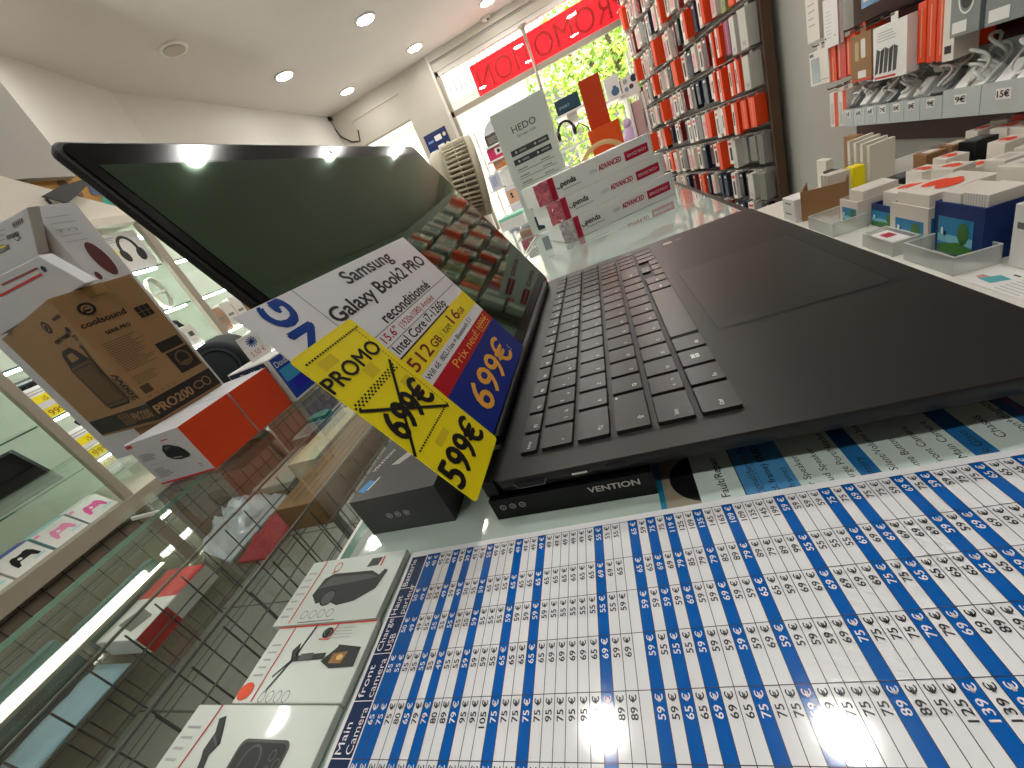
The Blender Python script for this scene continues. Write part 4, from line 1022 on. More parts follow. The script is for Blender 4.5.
for i in range(6): b.line(F, (0.020 - 0.010 * math.cos(i * PI / 6), 0.026 - 0.008 * math.sin(i * PI / 6)), (0.020 + 0.010 * math.cos(i * PI / 6), 0.026 + 0.008 * math.sin(i * PI / 6)), 0.0022, mat('star print', (96, 120, 170), 0.5), 0.0014)
b.text(F, 0.006, 0.006, 0.008, '5,50 €', mat('faded red print', (196, 110, 100), 0.5), w=0.028, l=0.0015)
b.build('card', t)
t = plainbox('black_case', -0.395, -0.325, 0.365, 0.470, GZ + 0.0002, 1.032, PLAST, 'black case standing behind the yellow card, past the paper pack', 'case')
b = B(); b.tube([(-0.318 + 0.014 * math.cos(a), 0.375 + 0.006 * a, GZ + 0.018 + 0.014 * math.sin(a)) for a in [0.5 * k for k in range(60)]][:52], 0.0028, teal, 6); o = b.build('coiled_cord'); tag(o, 'teal coiled cord in front of the black case by the yellow card', 'cord')
# ================================================================ LIT DISPLAY CABINET ON THE LEFT WALL
cabm = mat('cabinet frame', (168, 158, 142), 0.5, noise=0.03); cabin = mat('cabinet lining', (204, 204, 196), 0.5)
shelfg = glassy('shelf glass', (247, 251, 248), 0.7); shelfe = mat('shelf edge', (70, 110, 96), 0.1)
tube_m = mat('fluorescent tube', (255, 255, 255), 0.4, emit=(250, 255, 250), es=5)
CF, CB = -2.0, -2.56
cab = thing('display_cabinet', (-2.3, 0.9, 0), 'long lit glass-shelved display cabinet along the left wall', 'cabinet')
PS = ((-0.65, -0.615), (0.752, 0.785), (1.600, 1.640), (2.95, 2.99))
b = B(); b.box(CB, CB + 0.012, PS[0][0], PS[-1][1], 0.60, 1.70, cabin); b.build('back_panel', cab)
for y0, y1 in PS:
    b = B(); b.box(CF - 0.03, CF, y0, y1, 0.60, 1.70, cabm); b.build('post', cab, bevel=0.002)
for y0, y1 in PS[1:3]:
    b = B(); b.box(CB, CF - 0.03, (y0 + y1) / 2 - 0.004, (y0 + y1) / 2 + 0.004, 0.66, 1.67, shelfg); b.build('divider', cab)
for y0, y1 in (PS[0], PS[3]):
    b = B(); b.box(CB, CF - 0.03, (y0 + y1) / 2 - 0.008, (y0 + y1) / 2 + 0.008, 0.60, 1.70, cabm); b.build('end_panel', cab)
b = B(); b.box(CB, CF + 0.004, PS[0][0], PS[-1][1], 0.598, 0.660, cabm); b.build('bottom_rail', cab, bevel=0.002)
b = B(); b.box(CB - 0.03, CF + 0.012, PS[0][0] - 0.02, PS[-1][1] + 0.02, 1.668, 1.704, mat('cabinet top white', (222, 214, 198), 0.45)); b.build('top_board', cab, bevel=0.002)
b = B(); b.box(CB, CF - 0.03, PS[0][0], PS[-1][1], 0.0, 0.597, mat('cabinet plinth', (122, 108, 92), 0.6, noise=0.05)); b.build('plinth', cab)
for i in range(3):
    y0, y1 = PS[i][1] + 0.002, PS[i + 1][0] - 0.002
    for z in (0.847, 1.055, 1.265, 1.470):
        b = B(); b.box(CB + 0.02, CF - 0.035, y0, y1, z - 0.006, z, shelfg); b.box(CF - 0.0349, CF - 0.0335, y0, y1, z - 0.006, z, shelfe); b.build('shelf', cab)
        if i == 1 or i == 2:
            b = B(); b.box(CF - 0.065, CF - 0.040, y0 + 0.02, y1 - 0.03, z - 0.016, z - 0.0065, tube_m); b.build('light_tube', cab)
    b = B(); b.box(CF - 0.30, CF - 0.275, y0 + 0.02, y1 - 0.03, 1.655, 1.667, tube_m); b.build('light_tube', cab)  # in the left bay this tube is added as fill light
b = B()
for i in range(56): b.bar((CF - 0.018, -0.63 + i * 0.065, 0.01), (CF - 0.018, -0.63 + i * 0.065, 0.594), 0.0022, DWIRE, 4)
for i in range(6): b.bar((CF - 0.0165, -0.64, 0.03 + i * 0.11), (CF - 0.0165, 2.98, 0.03 + i * 0.11), 0.0026, DWIRE, 4)
b.build('wire_grid', cab)
b = B(); b.bar((CF + 0.006, 0.80, 0.592), (CF + 0.006, 2.9, 0.592), 0.004, PLAST, 6); b.build('hanging_rail', cab)
# sloping white header board, wall prints and a dark bracket above it
XB = -2.02
def px2(F, pts): return [((p.x, p.y, p.z)) for p in pts]
hb = B(); hp = [at(x, y, X=XB) for x, y in ((-30, 172), (9, 178), (51, 190), (120, 207), (150, 232), (125, 215), (89, 223), (-30, 262))]
zt0 = 1.7045
F = Face((XB - 0.03, 0, 0), YV, ZV)
hb.prism(F, [(at(-30, 200, X=XB).y, zt0), (at(132, 210, X=XB).y + 0.5, zt0), (at(132, 210, X=XB).y + 0.5, zt0 + 0.012), (at(120, 207, X=XB).y, at(120, 207, X=XB).z), (at(9, 178, X=XB).y, at(9, 178, X=XB).z), (at(-30, 166, X=XB).y, at(-30, 166, X=XB).z)], 0.028, mat('header board white', (224, 216, 202), 0.5))
o = hb.build('header_board'); tag(o, 'white sloping header board standing on top of the display cabinet', 'board')
XP = -2.10
pr_cols = [mat('print ochre', (176, 128, 52), 0.5), mat('print violet', (74, 62, 110), 0.5), mat('print brown', (96, 66, 44), 0.5), mat('print turquoise', (40, 150, 134), 0.5), mat('print dusk blue', (62, 84, 124), 0.5)]
t = thing('wall_print', at(60, 190, X=XP), 'colourful ochre and violet canvas print behind the white header board', 'picture')
ya, yb = at(-10, 180, X=XP).y, at(150, 210, X=XP).y
b = B(); F = Face((XP - 0.016, ya, 1.72), YV, ZV); W_ = yb - ya; Hh = at(40, 175, X=XP).z - 1.72
b.prism(F, [(0, 0), (W_, 0), (W_, Hh), (0, Hh)], 0.015, pr_cols[0])
r = random.Random(11)
for i in range(26):
    cx_, cy_ = r.uniform(0.02, W_ - 0.02), r.uniform(Hh * 0.2, Hh - 0.02); m_ = pr_cols[1 if i % 3 == 0 else 2 if i % 3 == 1 else 0]
    b.disc(F, cx_, cy_, min(r.uniform(0.01, 0.035), cx_, W_ - cx_), min(r.uniform(0.01, 0.03), Hh - cy_), m_, 0.0152 + i * 0.0001, 9, 0)
yq = at(88, 200, X=XP).y - ya
b.poly(F, [(yq, 0.01), (W_ - 0.005, 0.01), (W_ - 0.005, Hh * 0.75), (yq + 0.10, Hh * 0.7)], pr_cols[3], 0.0185); b.poly(F, [(yq + 0.03, Hh * 0.55), (yq + 0.12, Hh * 0.5), (yq + 0.2, Hh * 0.72), (yq + 0.05, Hh * 0.8)], pr_cols[4], 0.0187)
b.build('canvas', t)
t = thing('wall_bracket', at(62, 195, X=-1.985), 'dark grey flat bracket with two short legs on the white header board', 'bracket')
b = B(); F = Face((-1.99, 0, 0), YV, ZV); bm = mat('bracket grey', (62, 60, 58), 0.5)
g = [at(x, y, X=-1.99) for x, y in ((41, 197), (57, 188), (80, 181), (88, 185), (76, 196), (67, 204))]
b.prism(F, [(p.y, p.z) for p in reversed(g)], 0.012, bm); b.build('plate', t)
for a, c in (((46, 199), (53, 206)), ((65, 203), (67, 206))):
    b = B(); p, q = at(*a, X=-1.985), at(*c, X=-1.985); b.bar(p, q, 0.006, PLAST, 6); b.build('leg', t)
# ---------------------------------------------------------------- contents
pk = mat('pad pink', (232, 92, 164), 0.4); pk2 = mat('pad pale pink', (238, 150, 186), 0.4); cyn = mat('box cyan edge', (170, 222, 222), 0.45); psb = mat('console blue', (60, 84, 190), 0.4)
def padshape(s, cx, cy): return [(cx + s * x, cy + s * y) for x, y in ((-0.5, -0.35), (-0.36, -0.36), (-0.24, -0.12), (0.24, -0.12), (0.36, -0.36), (0.5, -0.35), (0.47, 0.05), (0.36, 0.30), (0.22, 0.34), (0.12, 0.28), (-0.12, 0.28), (-0.22, 0.34), (-0.36, 0.30), (-0.47, 0.05))]
def padbox(y0, y1, label, padm, top, side, z=0.6605, tilt=0.05, h=0.068, d=0.06):
    x1 = CF - 0.045
    t = thing('gamepad_box', (x1 - d / 2, (y0 + y1) / 2, z), label, 'game controller box', 'game controller boxes in the cabinet')
    b = B(); w_ = y1 - y0
    U = YV * w_; Vv = Vector((-0.075, 0, h)); Wv = Vector((-d, 0, 0))
    b.obox((x1, y0, z), U, Vv, Wv, side, w0=WHITE, v1=top)
    F = Face((x1, y0, z), YV, Vector((-0.075, 0, h))); hh = Vector((-0.075, 0, h)).length
    b.poly(F, padshape(w_ * 0.62, w_ * 0.55, hh * 0.52), padm, 0.0008); b.disc(F, w_ * 0.48, hh * 0.55, 0.006, 0.006, WHITE, 0.001, 10); b.rect(F, w_ * 0.62, hh * 0.18, w_ * 0.92, hh * 0.25, cyn, 0.0008)
    b.rect(F, w_ * 0.02, hh * 0.82, w_ * 0.16, hh * 0.94, pk2 if padm is not BLACK else psb, 0.0008)
    b.build('carton', t, bevel=0.001); return t
padbox(0.640, 0.748, 'white box with a hot pink game controller, by the cabinet post', pk, WHITE, WHITE)
padbox(0.525, 0.633, 'white and mint box with a pale pink game controller, second from the post', pk2, cyn, cyn)
padbox(0.405, 0.515, 'white box with black game controller and blue top edge', BLACK, psb, WHITE)
padbox(0.290, 0.398, 'white box with black game controller at the left image edge', BLACK, psb, WHITE)
def tablet(y0, y1, z, h, label, lean=0.10):
    t = thing('tablet', (CF - 0.15, (y0 + y1) / 2, z), label, 'tablet', 'dark tablets on cabinet shelves')
    x1 = CF - 0.06; b = B(); w_ = y1 - y0
    V_ = Vector((-lean, 0, h)); N_ = V_.cross(YV).normalized() * -0.012
    N_ = Vector((-h, 0, -lean)).normalized() * 0.012
    b.obox((x1, y0, z + 0.012 * lean / math.hypot(h, lean) + 0.0005), YV * w_, V_, N_, PLAST); b.build('case', t, bevel=0.002)
    F = Face((x1, y0, z + 0.012 * lean / math.hypot(h, lean) + 0.0005), YV, V_); b = B(); b.rect(F, 0.012, 0.012, w_ - 0.012, V_.length - 0.012, mat('tablet glass', (8, 9, 12), 0.06, spec=0.7), 0.0006); b.build('screen', t); return t
def ptag(y0, y1, z, h, label, kind=0):
    t = thing('price_tag', (CF - 0.05, (y0 + y1) / 2, z), label, 'price tag', 'small price tags on cabinet shelves')
    x1 = CF - 0.0445; b = B(); F = Face((x1, y0, z + 0.0005), YV, Vector((-0.02, 0, h))); w_ = y1 - y0; hh = math.hypot(0.02, h)
    b.prism(F, [(0, 0), (w_, 0), (w_, hh), (0, hh)], 0.001, WHITE)
    if kind == 0:
        b.rect(F, 0, 0, w_, hh * 0.30, YELLOW, 0.0013); b.rect(F, 0, hh * 0.5, w_, hh * 0.72, YELLOW, 0.0013); b.text(F, w_ * 0.12, hh * 0.05, hh * 0.18, '999€', mat('tag ochre', (170, 120, 20), 0.5), w=w_ * 0.7, l=0.0016, bold=0.02); b.greek(F, w_ * 0.1, hh * 0.78, w_ * 0.8, hh * 0.95, 2, LGREY, 0.4, 0.0013); b.text(F, w_ * 0.35, hh * 0.52, hh * 0.14, 'i5', mat('tag ochre', (170, 120, 20), 0.5), l=0.0016)
    else:
        b.rect(F, 0, 0, w_, hh * 0.45, pblue, 0.0013); b.rect(F, 0, hh * 0.45, w_, hh * 0.65, YELLOW, 0.0013); b.text(F, w_ * 0.12, hh * 0.10, hh * 0.25, '199', gold, w=w_ * 0.6, l=0.0016, bold=0.02)
    b.build('card', t); return t
tablet(0.40, 0.70, 0.8475, 0.165, 'black tablet on the middle shelf left of the cabinet post')
ptag(0.30, 0.385, 0.8475, 0.10, 'white, yellow and blue price tag beside the black tablet', 1)
tablet(0.83, 1.02, 1.0555, 0.16, 'dark glossy tablet with yellow tag, upper shelf beside the kraft carton'); tablet(0.90, 1.13, 0.8475, 0.15, 'dark glossy tablet with yellow tag, lower shelf beside the kraft carton')
ptag(0.800, 0.900, 1.0560, 0.125, 'yellow and white price tag on the upper shelf by the kraft carton'); ptag(0.800, 0.905, 0.8480, 0.135, 'yellow 999€ price tag on the lower shelf by the kraft carton')
# headphone box on the top shelf
t = thing('headphone_box', (-2.07, 1.48, 1.4705), 'white box picturing black headphones on the top cabinet shelf', 'headphone box')
x1 = CF - 0.036; y0, w_ = 1.375, 0.215; b = B(); b.box(x1 - 0.07, x1, y0, y0 + w_, 1.4705, 1.645, WHITE)
F = Face((x1, y0, 1.4705), YV, ZV); b.ring(F, 0.135, 0.095, 0.045, 0.065, 0.014, device, 0.0006, 20, -0.2, PI + 0.2); b.disc(F, 0.098, 0.070, 0.018, 0.030, device, 0.0008, 16, 0.2); b.disc(F, 0.172, 0.066, 0.020, 0.032, device, 0.0008, 16, -0.2)
b.rect(F, 0.025, 0.080, 0.075, 0.108, YELLOW, 0.0006); b.greek(F, 0.02, 0.135, 0.14, 0.165, 3, LGREY, 0.3, 0.0005); b.build('carton', t, bevel=0.001)
plainbox('slim_black_box', CF - 0.12, CF - 0.04, 1.338, 1.366, 1.4705, 1.640, mat('slim box navy', (46, 50, 62), 0.4), 'slim dark box standing left of the headphone box', 'box')
# cables in clear packs, second and third bays
cabw = mat('white cable', (214, 212, 200), 0.45); cabk = mat('black cable', (24, 24, 26), 0.45)
def cable_hank(c, r, m, label, seed, big=1.0):
    rr_ = random.Random(seed); b = B(); t = thing('cable_hank', (c[0], c[1], c[2] - r * 1.3), label, 'cable', 'coiled cables in the cabinet')
    for k in range(5):
        pts = []
        ph = rr_.uniform(0, 6)
        for i in range(22):
            a = 2 * PI * i / 22
            pts.append((c[0] + rr_.uniform(-0.006, 0.006) + 0.006 * k, c[1] + r * 0.55 * math.cos(a) * (1 + 0.1 * math.sin(a * 2 + ph)), c[2] + r * 1.25 * math.sin(a)))
        b.tube(pts, 0.0042 * big, m, 6, True)
    b.build('loops', t)
    b = B(); b.tube([(c[0] - 0.012, c[1] - r * 0.5, c[2]), (c[0] + 0.034, c[1] - r * 0.3, c[2]), (c[0] + 0.034, c[1] + r * 0.3, c[2]), (c[0] - 0.012, c[1] + r * 0.5, c[2])], 0.006, m, 6); b.build('tie', t)
cable_hank((CF - 0.07, 1.50, 1.346), 0.062, cabw, 'white cable hank under the lit shelf of the headphone box', 1)
cable_hank((CF - 0.16, 1.52, 1.134), 0.060, cabk, 'dark cable hank beside the white one, one shelf lower', 2)
cable_hank((CF - 0.06, 1.78, 1.556), 0.062, cabw, 'white cable hank hanging highest past the second cabinet post', 3, 1.5)
cable_hank((CF - 0.06, 1.93, 1.556), 0.062, cabk, 'black cable hank beside the highest white one', 4, 1.6)
cable_hank((CF - 0.06, 2.10, 1.340), 0.055, cabw, 'white cable hank on the second shelf of the far bay', 5, 1.5)
cable_hank((CF - 0.06, 2.26, 1.340), 0.055, cabw, 'white cable hank right beside the laptop screen edge', 6, 1.5)
small = [mat('pack mint', (176, 206, 186), 0.45), mat('pack white', (226, 222, 214), 0.45), mat('pack tan', (176, 140, 112), 0.5), mat('pack grey', (140, 136, 132), 0.5)]
for i in range(6):
    plainbox('charger_box', CF - 0.11, CF - 0.05, 1.10 + i * 0.072, 1.165 + i * 0.072, 1.0555, 1.0555 + 0.10 + 0.01 * (i % 2), small[0 if i < 4 else 1], '%s pale mint charger box on the shelf right of the kraft carton' % ['first', 'second', 'third', 'fourth', 'fifth', 'sixth'][i], 'box', lambda b, x0, x1, y0, y1, z0, z1: (b.rect(Face((x1, y0, z0), YV, ZV), 0.018, 0.05, 0.045, 0.075, device2), b.greek(Face((x1, y0, z0), YV, ZV), 0.01, 0.01, 0.055, 0.04, 4, LGREY, 0.35)), 'pale charger boxes on one cabinet shelf')
for i in range(9):
    for z in (1.0555, 0.8475):
        plainbox('phone_case_box', CF - 0.09, CF - 0.045, 1.66 + i * 0.075, 1.725 + i * 0.075, z, z + 0.13 + 0.012 * ((i * 7) % 3), small[1 if i % 3 else 2], '%s small %s box from the cabinet post on the far bay %s shelf' % (['first', 'second', 'third', 'fourth', 'fifth', 'sixth', 'seventh', 'eighth', 'ninth'][i], 'white' if i % 3 else 'tan', 'upper' if z > 1 else 'lower'), 'box', lambda b, x0, x1, y0, y1, z0, z1: (b.rect(Face((x1, y0, z0), YV, ZV), 0.012, 0.06, 0.052, 0.075, small[3]), b.greek(Face((x1, y0, z0), YV, ZV), 0.01, 0.015, 0.055, 0.05, 4, LGREY, 0.35)), 'small boxes in the far cabinet bay')
# ================================================================ RIGHT SIDE: WHITE TABLE, HOOK WALL, CASE RACK
TZ = 0.70
ORD = ['first', 'second', 'third', 'fourth', 'fifth', 'sixth', 'seventh', 'eighth', 'ninth', 'tenth', 'eleventh', 'twelfth', 'thirteenth', 'fourteenth', 'fifteenth', 'sixteenth', 'seventeenth', 'eighteenth', 'nineteenth', 'twentieth', 'twenty-first', 'twenty-second', 'twenty-third', 'twenty-fourth', 'twenty-fifth', 'twenty-sixth', 'twenty-seventh', 'twenty-eighth']
tab = thing('stock_table', (0.85, 0.6, 0), 'white table crowded with small boxes along the right wall', 'table')
b = B(); b.box(0.578, 1.118, -0.60, 1.56, TZ - 0.032, TZ, mat('table laminate', (224, 222, 212), 0.35)); b.build('tabletop', tab, bevel=0.002)
for x, y in ((0.62, -0.55), (0.62, 1.50), (1.08, -0.55), (1.08, 1.50)):
    b = B(); b.box(x - 0.02, x + 0.02, y - 0.02, y + 0.02, 0, TZ - 0.032, frame_m); b.build('leg', tab)
slat_m = mat('maroon slat panel', (62, 22, 16), 0.5, noise=0.1)
t = thing('slat_panel', (1.11, 0.7, 0.72), 'dark maroon slatted panel on the right wall behind the hooks', 'panel')
b = B(); b.box(1.102, 1.1195, -0.8, 2.00, 0.72, 2.2, slat_m)
for k in range(14): b.box(1.0995, 1.1021, -0.8, 2.00, 0.80 + k * 0.10, 0.808 + k * 0.10, mat('slat groove', (24, 10, 8), 0.6))
b.build('board', t)
# --- printed display cartons with a landscape picture
skyb = mat('picture sky', (30, 128, 176), 0.4); skyl = mat('picture haze', (120, 190, 206), 0.4); grass = mat('picture grass', (60, 120, 40), 0.5); treeg = mat('picture tree', (66, 116, 50), 0.5); dblue = mat('deep blue card', (10, 44, 104), 0.4)
def scenery(b, F, x0, y0, x1, y1, l=0.0005):
    w_, h_ = x1 - x0, y1 - y0
    b.rect(F, x0, y0, x1, y1, skyb, l); b.rect(F, x0, y0 + h_ * 0.30, x1, y0 + h_ * 0.52, skyl, l + 0.0002)
    b.poly(F, [(x0, y0), (x1, y0), (x1, y0 + h_ * 0.26), (x0 + w_ * 0.6, y0 + h_ * 0.36), (x0, y0 + h_ * 0.20)], grass, l + 0.0004)
    b.disc(F, x0 + w_ * 0.74, y0 + h_ * 0.62, w_ * 0.16, h_ * 0.30, treeg, l + 0.0006, 16); b.rect(F, x0 + w_ * 0.71, y0 + h_ * 0.2, x0 + w_ * 0.77, y0 + h_ * 0.45, treeg, l + 0.0006)
    b.rect(F, x0 + w_ * 0.10, y0 + h_ * 0.52, x0 + w_ * 0.17, y0 + h_ * 0.70, mat('badge white', (236, 238, 236), 0.4), l + 0.0008); b.rect(F, x0 + w_ * 0.19, y0 + h_ * 0.48, x0 + w_ * 0.25, y0 + h_ * 0.60, BLACK, l + 0.0008)
# fronts face the counter (-X): across = -Y, up = Z
def fr(x, y1, z): return Face((x, y1, z), -YV, ZV)
def carton_front(x0, d, y0, y1, z1, body, label, pic, lid=None, open_=False, side=None):
    t = thing('display_carton', (x0 + d / 2, (y0 + y1) / 2, TZ), label, 'carton', 'landscape-picture cartons on the white table')
    b = B()
    if open_:
        th = 0.003
        b.box(x0, x0 + d, y0, y1, TZ + 0.0005, TZ + 0.004, body); b.box(x0, x0 + th, y0, y1, TZ + 0.004, z1, body); b.box(x0 + d - th, x0 + d, y0, y1, TZ + 0.004, z1, body)
        b.box(x0 + th, x0 + d - th, y0, y0 + th, TZ + 0.004, z1, side or body); b.box(x0 + th, x0 + d - th, y1 - th, y1, TZ + 0.004, z1, body)
    else: b.box(x0, x0 + d, y0, y1, TZ + 0.0005, z1, body)
    F = fr(x0, y1, TZ); w_ = y1 - y0; h_ = z1 - TZ
    scenery(b, F, w_ * pic[0], h_ * pic[1], w_ * pic[2], h_ * pic[3])
    if pic[4]:
        G = Face((x0, y0, TZ), XV, ZV); scenery(b, G, 0.004, h_ * 0.05, d * 0.55, h_ * 0.75)
    if len(pic) > 5: b.text(F, w_ * 0.10, h_ * 0.16, h_ * 0.16, pic[5], WHITE, l=0.0022, bold=0.02)
    b.build('carton', t); return t
pale = mat('unprinted card', (214, 206, 194), 0.55)
tC = at(889, 202, X=0.633).z; tD = at(942, 202, X=0.640).z; tA = at(850, 201, X=0.640).z; tB_ = at(870, 203, X=0.665).z
carton_front(0.640, 0.10, 1.030, 1.110, tA, pale, 'small landscape carton with a white rim beside the plain brown box', (0.14, 0.05, 0.94, 0.72, 0), open_=True)
carton_front(0.664, 0.10, 0.925, 1.022, tB_, dblue, 'small deep blue landscape carton between the two white-rimmed ones', (0.0, 0.05, 0.98, 0.74, 0), open_=True)
carton_front(0.633, 0.13, 0.782, 0.894, tC, pale, 'white-rimmed landscape carton full of white packs, third along the table', (0.16, 0.08, 0.90, 0.66, 1, 'A'), open_=True)
carton_front(0.640, 0.065, 0.668, 0.778, tD, dblue, 'largest deep blue landscape carton at the right of the table', (0.10, 0.04, 0.82, 0.74, 0), open_=True)
# --- plain boxes on the table
def tbox(name, x0, x1, y0, y1, z0, z1, m, label, cat='box', deco=None, group=None, rz=0):
    return plainbox(name, x0, x1, y0, y1, z0, z1, m, label, cat, deco, group)
kr = mat('brown box card', (150, 112, 72), 0.65, noise=0.08, nscale=60)
t = thing('brown_box', (0.645, 1.19, TZ), 'plain brown open cardboard box at the far end of the table', 'box'); b = B()
zt_ = at(820, 190, X=0.63).z
b.obox((0.600, 1.232, TZ + 0.0005), (0.085, -0.055, 0), (0.0018, 0.003, 0), (0, 0, zt_ - TZ), kr); b.obox((0.685, 1.177, TZ + 0.0005), (0.05, 0.09, 0), (-0.003, 0.0018, 0), (0, 0, zt_ - TZ), kr); b.obox((0.602, 1.235, TZ + 0.0005), (0.05, 0.09, 0), (0.003, -0.0018, 0), (0, 0, zt_ - TZ), kr); b.obox((0.602, 1.233, TZ + 0.0005), (0.083, -0.053, 0), (0.05, 0.088, 0), (0, 0, 0.003), kr)
b.build('carton', t)
t = tbox('white_box', 0.586, 0.630, 1.240, 1.322, TZ + 0.0005, at(795, 198, X=0.60).z, WHITE, 'narrow white box with two small marks at the far corner of the table', 'box', lambda b, x0, x1, y0, y1, z0, z1: [b.rect(fr(x0, y1, z0), 0.02, 0.02 + k * 0.03, 0.06, 0.024 + k * 0.03, GREYINK) for k in range(2)])
def acrylic(x0, x1, y0, y1, h, label, low=None):
    t = thing('clear_tray', ((x0 + x1) / 2, (y0 + y1) / 2, TZ), label, 'tray', 'clear acrylic trays on the table'); b = B(); th = 0.002; z0 = TZ + 0.0005; rm = mat('acrylic rim', (206, 210, 204), 0.15)
    cl = mat('acrylic milky', (228, 230, 224), 0.12, alpha=0.38)
    b.box(x0, x1, y0, y1, z0, z0 + th, cl)
    for q in ((x0, x0 + th, y0, y1), (x1 - th, x1, y0, y1), (x0 + th, x1 - th, y0, y0 + th), (x0 + th, x1 - th, y1 - th, y1)):
        b.box(*q, z0 + th, z0 + h - 0.0015, cl); b.box(*q, z0 + h - 0.0015, z0 + h, rm)
    b.build('tray', t); return t
acrylic(0.583, 0.655, 0.945 + 0.075, 1.150, 0.034, 'empty clear acrylic tray beside the plain brown box')
acrylic(0.588, 0.632, 0.800, 0.905, 0.030, 'clear acrylic tray holding a white card with a crimson square')
acrylic(0.592, 0.655, 0.650, 0.775, 0.034, 'clear acrylic tray with a dark pen in front of the largest blue carton')
tbox('card_stack', 0.594, 0.626, 0.815, 0.890, TZ + 0.0035, TZ + 0.026, WHITE, 'white card stack with a crimson square in a clear tray', 'cards', lambda b, x0, x1, y0, y1, z0, z1: b.rect(Face((x0, y1, z1), -YV, XV), 0.018, 0.008, 0.045, 0.026, PINKRED))
t = thing('pen', (0.622, 0.715, TZ + 0.0035), 'dark blue pen lying in the clear tray', 'pen'); b = B(); b.tube(((0.612, 0.755, TZ + 0.0085), (0.625, 0.715, TZ + 0.0085), (0.630, 0.700, TZ + 0.0085)), 0.0042, mat('pen navy', (28, 44, 64), 0.3), 8); b.bar((0.630, 0.700, TZ + 0.0085), (0.634, 0.688, TZ + 0.0085), 0.0042, mat('pen blue', (52, 96, 130), 0.3), 8); b.build('barrel', t)
t = thing('leaflet', (0.62, 0.60, TZ), 'white leaflet with a small phone picture at the table front', 'leaflet'); b = B(); F = Face((0.592, 0.640, TZ + 0.0012), -YV, XV); b.prism(F, [(0, 0), (0.13, 0), (0.13, 0.055), (0, 0.055)], 0.001, WHITE, l=-0.001)
b.poly(F, [(0.020, 0.014), (0.046, 0.012), (0.052, 0.034), (0.030, 0.036)], mat('leaflet teal', (90, 170, 176), 0.4)); b.poly(F, [(0.010, 0.018), (0.020, 0.014), (0.026, 0.026), (0.012, 0.026)], mat('leaflet pink', (206, 150, 140), 0.4)); b.rect(F, 0.040, 0.043, 0.052, 0.046, BLACK); b.greek(F, 0.062, 0.006, 0.125, 0.045, 6, LGREY, 0.2); b.build('sheet', t)
tbox('white_box', 0.655, 0.735, 0.500, 0.638, TZ + 0.0005, at(1012, 207, X=0.645).z, WHITE, 'white box with a grey strip at the right image edge', 'box', lambda b, x0, x1, y0, y1, z0, z1: (b.rect(fr(x0, y1, z0), 0.008, 0.062, 0.06, 0.072, GREYINK), b.ring(fr(x0, y1, z0), 0.05, 0.03, 0.008, 0.010, 0.002, GREYINK)))
# packs stuffed into the cartons and heaped behind them
orp = mat('orange pack', (240, 74, 36), 0.4); rdp = mat('red pack', (206, 42, 30), 0.4)
def pack(name, c, size, m, label, deco=None, rz=0.0, tilt=0.0, group='small packs heaped on the white table'):
    """a box standing on c, turned rz about Z"""
    t = thing(name, c, label, 'pack', group); w_, d_, h_ = size
    b = B(); U = Vector((math.cos(rz), math.sin(rz), 0)); V_ = Vector((-math.sin(rz), math.cos(rz), 0)); W_ = Vector((0, 0, 1))
    O = Vector(c) - U * w_ / 2 - V_ * d_ / 2
    b.obox(O, U * w_, V_ * d_, W_ * h_, m)
    if deco: deco(b, Face(O + V_ * d_, -V_, W_), Face(O + W_ * h_ + V_ * d_, -V_, U), w_, d_, h_)
    b.build('carton', t, bevel=0.0008); return t
def dtop(m_): return lambda b, F, T, w_, d_, h_: (b.rect(T, d_ * 0.2, w_ * 0.2, d_ * 0.8, w_ * 0.8, m_, 0.0006), b.rect(F, d_ * 0.1, h_ * 0.2, d_ * 0.5, h_ * 0.3, LGREY, 0.0005))
def dblob(m_):
    def f(b, F, T, w_, d_, h_):
        k = 0
        for i in range(3): b.disc(T, d_ * (0.3 + 0.2 * i), w_ * (0.45 + 0.1 * (i % 2)), d_ * 0.16, w_ * 0.22, m_, 0.0008 + 0.0002 * i, 10)
        b.rect(F, d_ * 0.1, h_ * 0.2, d_ * 0.5, h_ * 0.3, LGREY, 0.0005)
    return f
base = TZ + 0.0045
W2_ = mat('pack cream', (226, 220, 208), 0.5)
# contents of the cartons (first the third carton, then the big blue one)
pack('white_pack', (0.690, 0.838, base), (0.100, 0.090, tC - TZ + 0.016), W2_, 'white pack with an orange print rising from the third carton', dblob(orp))
pack('white_pack', (0.672, 0.752, base), (0.050, 0.042, tD - TZ + 0.010), W2_, 'white pack in the left half of the largest blue carton', dtop(W2_))
pack('white_pack', (0.672, 0.700, base), (0.050, 0.050, tD - TZ + 0.013), W2_, 'bundle of white slips standing in the largest blue carton', lambda b, F, T, w_, d_, h_: [b.rect(F, d_ * (0.1 + 0.11 * k), 0.0, d_ * (0.12 + 0.11 * k), h_, LGREY, 0.0004) for k in range(8)])
pack('white_pack', (0.742, 0.716, base - 0.004), (0.055, 0.095, tD - TZ + 0.030), W2_, 'white pack standing right behind the largest blue carton', dtop(mat('pack shade', (196, 192, 184), 0.5)))
pack('white_pack', (0.715, 0.975, base), (0.070, 0.070, tB_ - TZ + 0.018), W2_, 'pale pack with an orange top in the small deep blue carton', dblob(orp))
pack('white_pack', (0.690, 1.068, base), (0.070, 0.060, tA - TZ + 0.014), W2_, 'pale pack in the small white-rimmed carton', dtop(W2_))
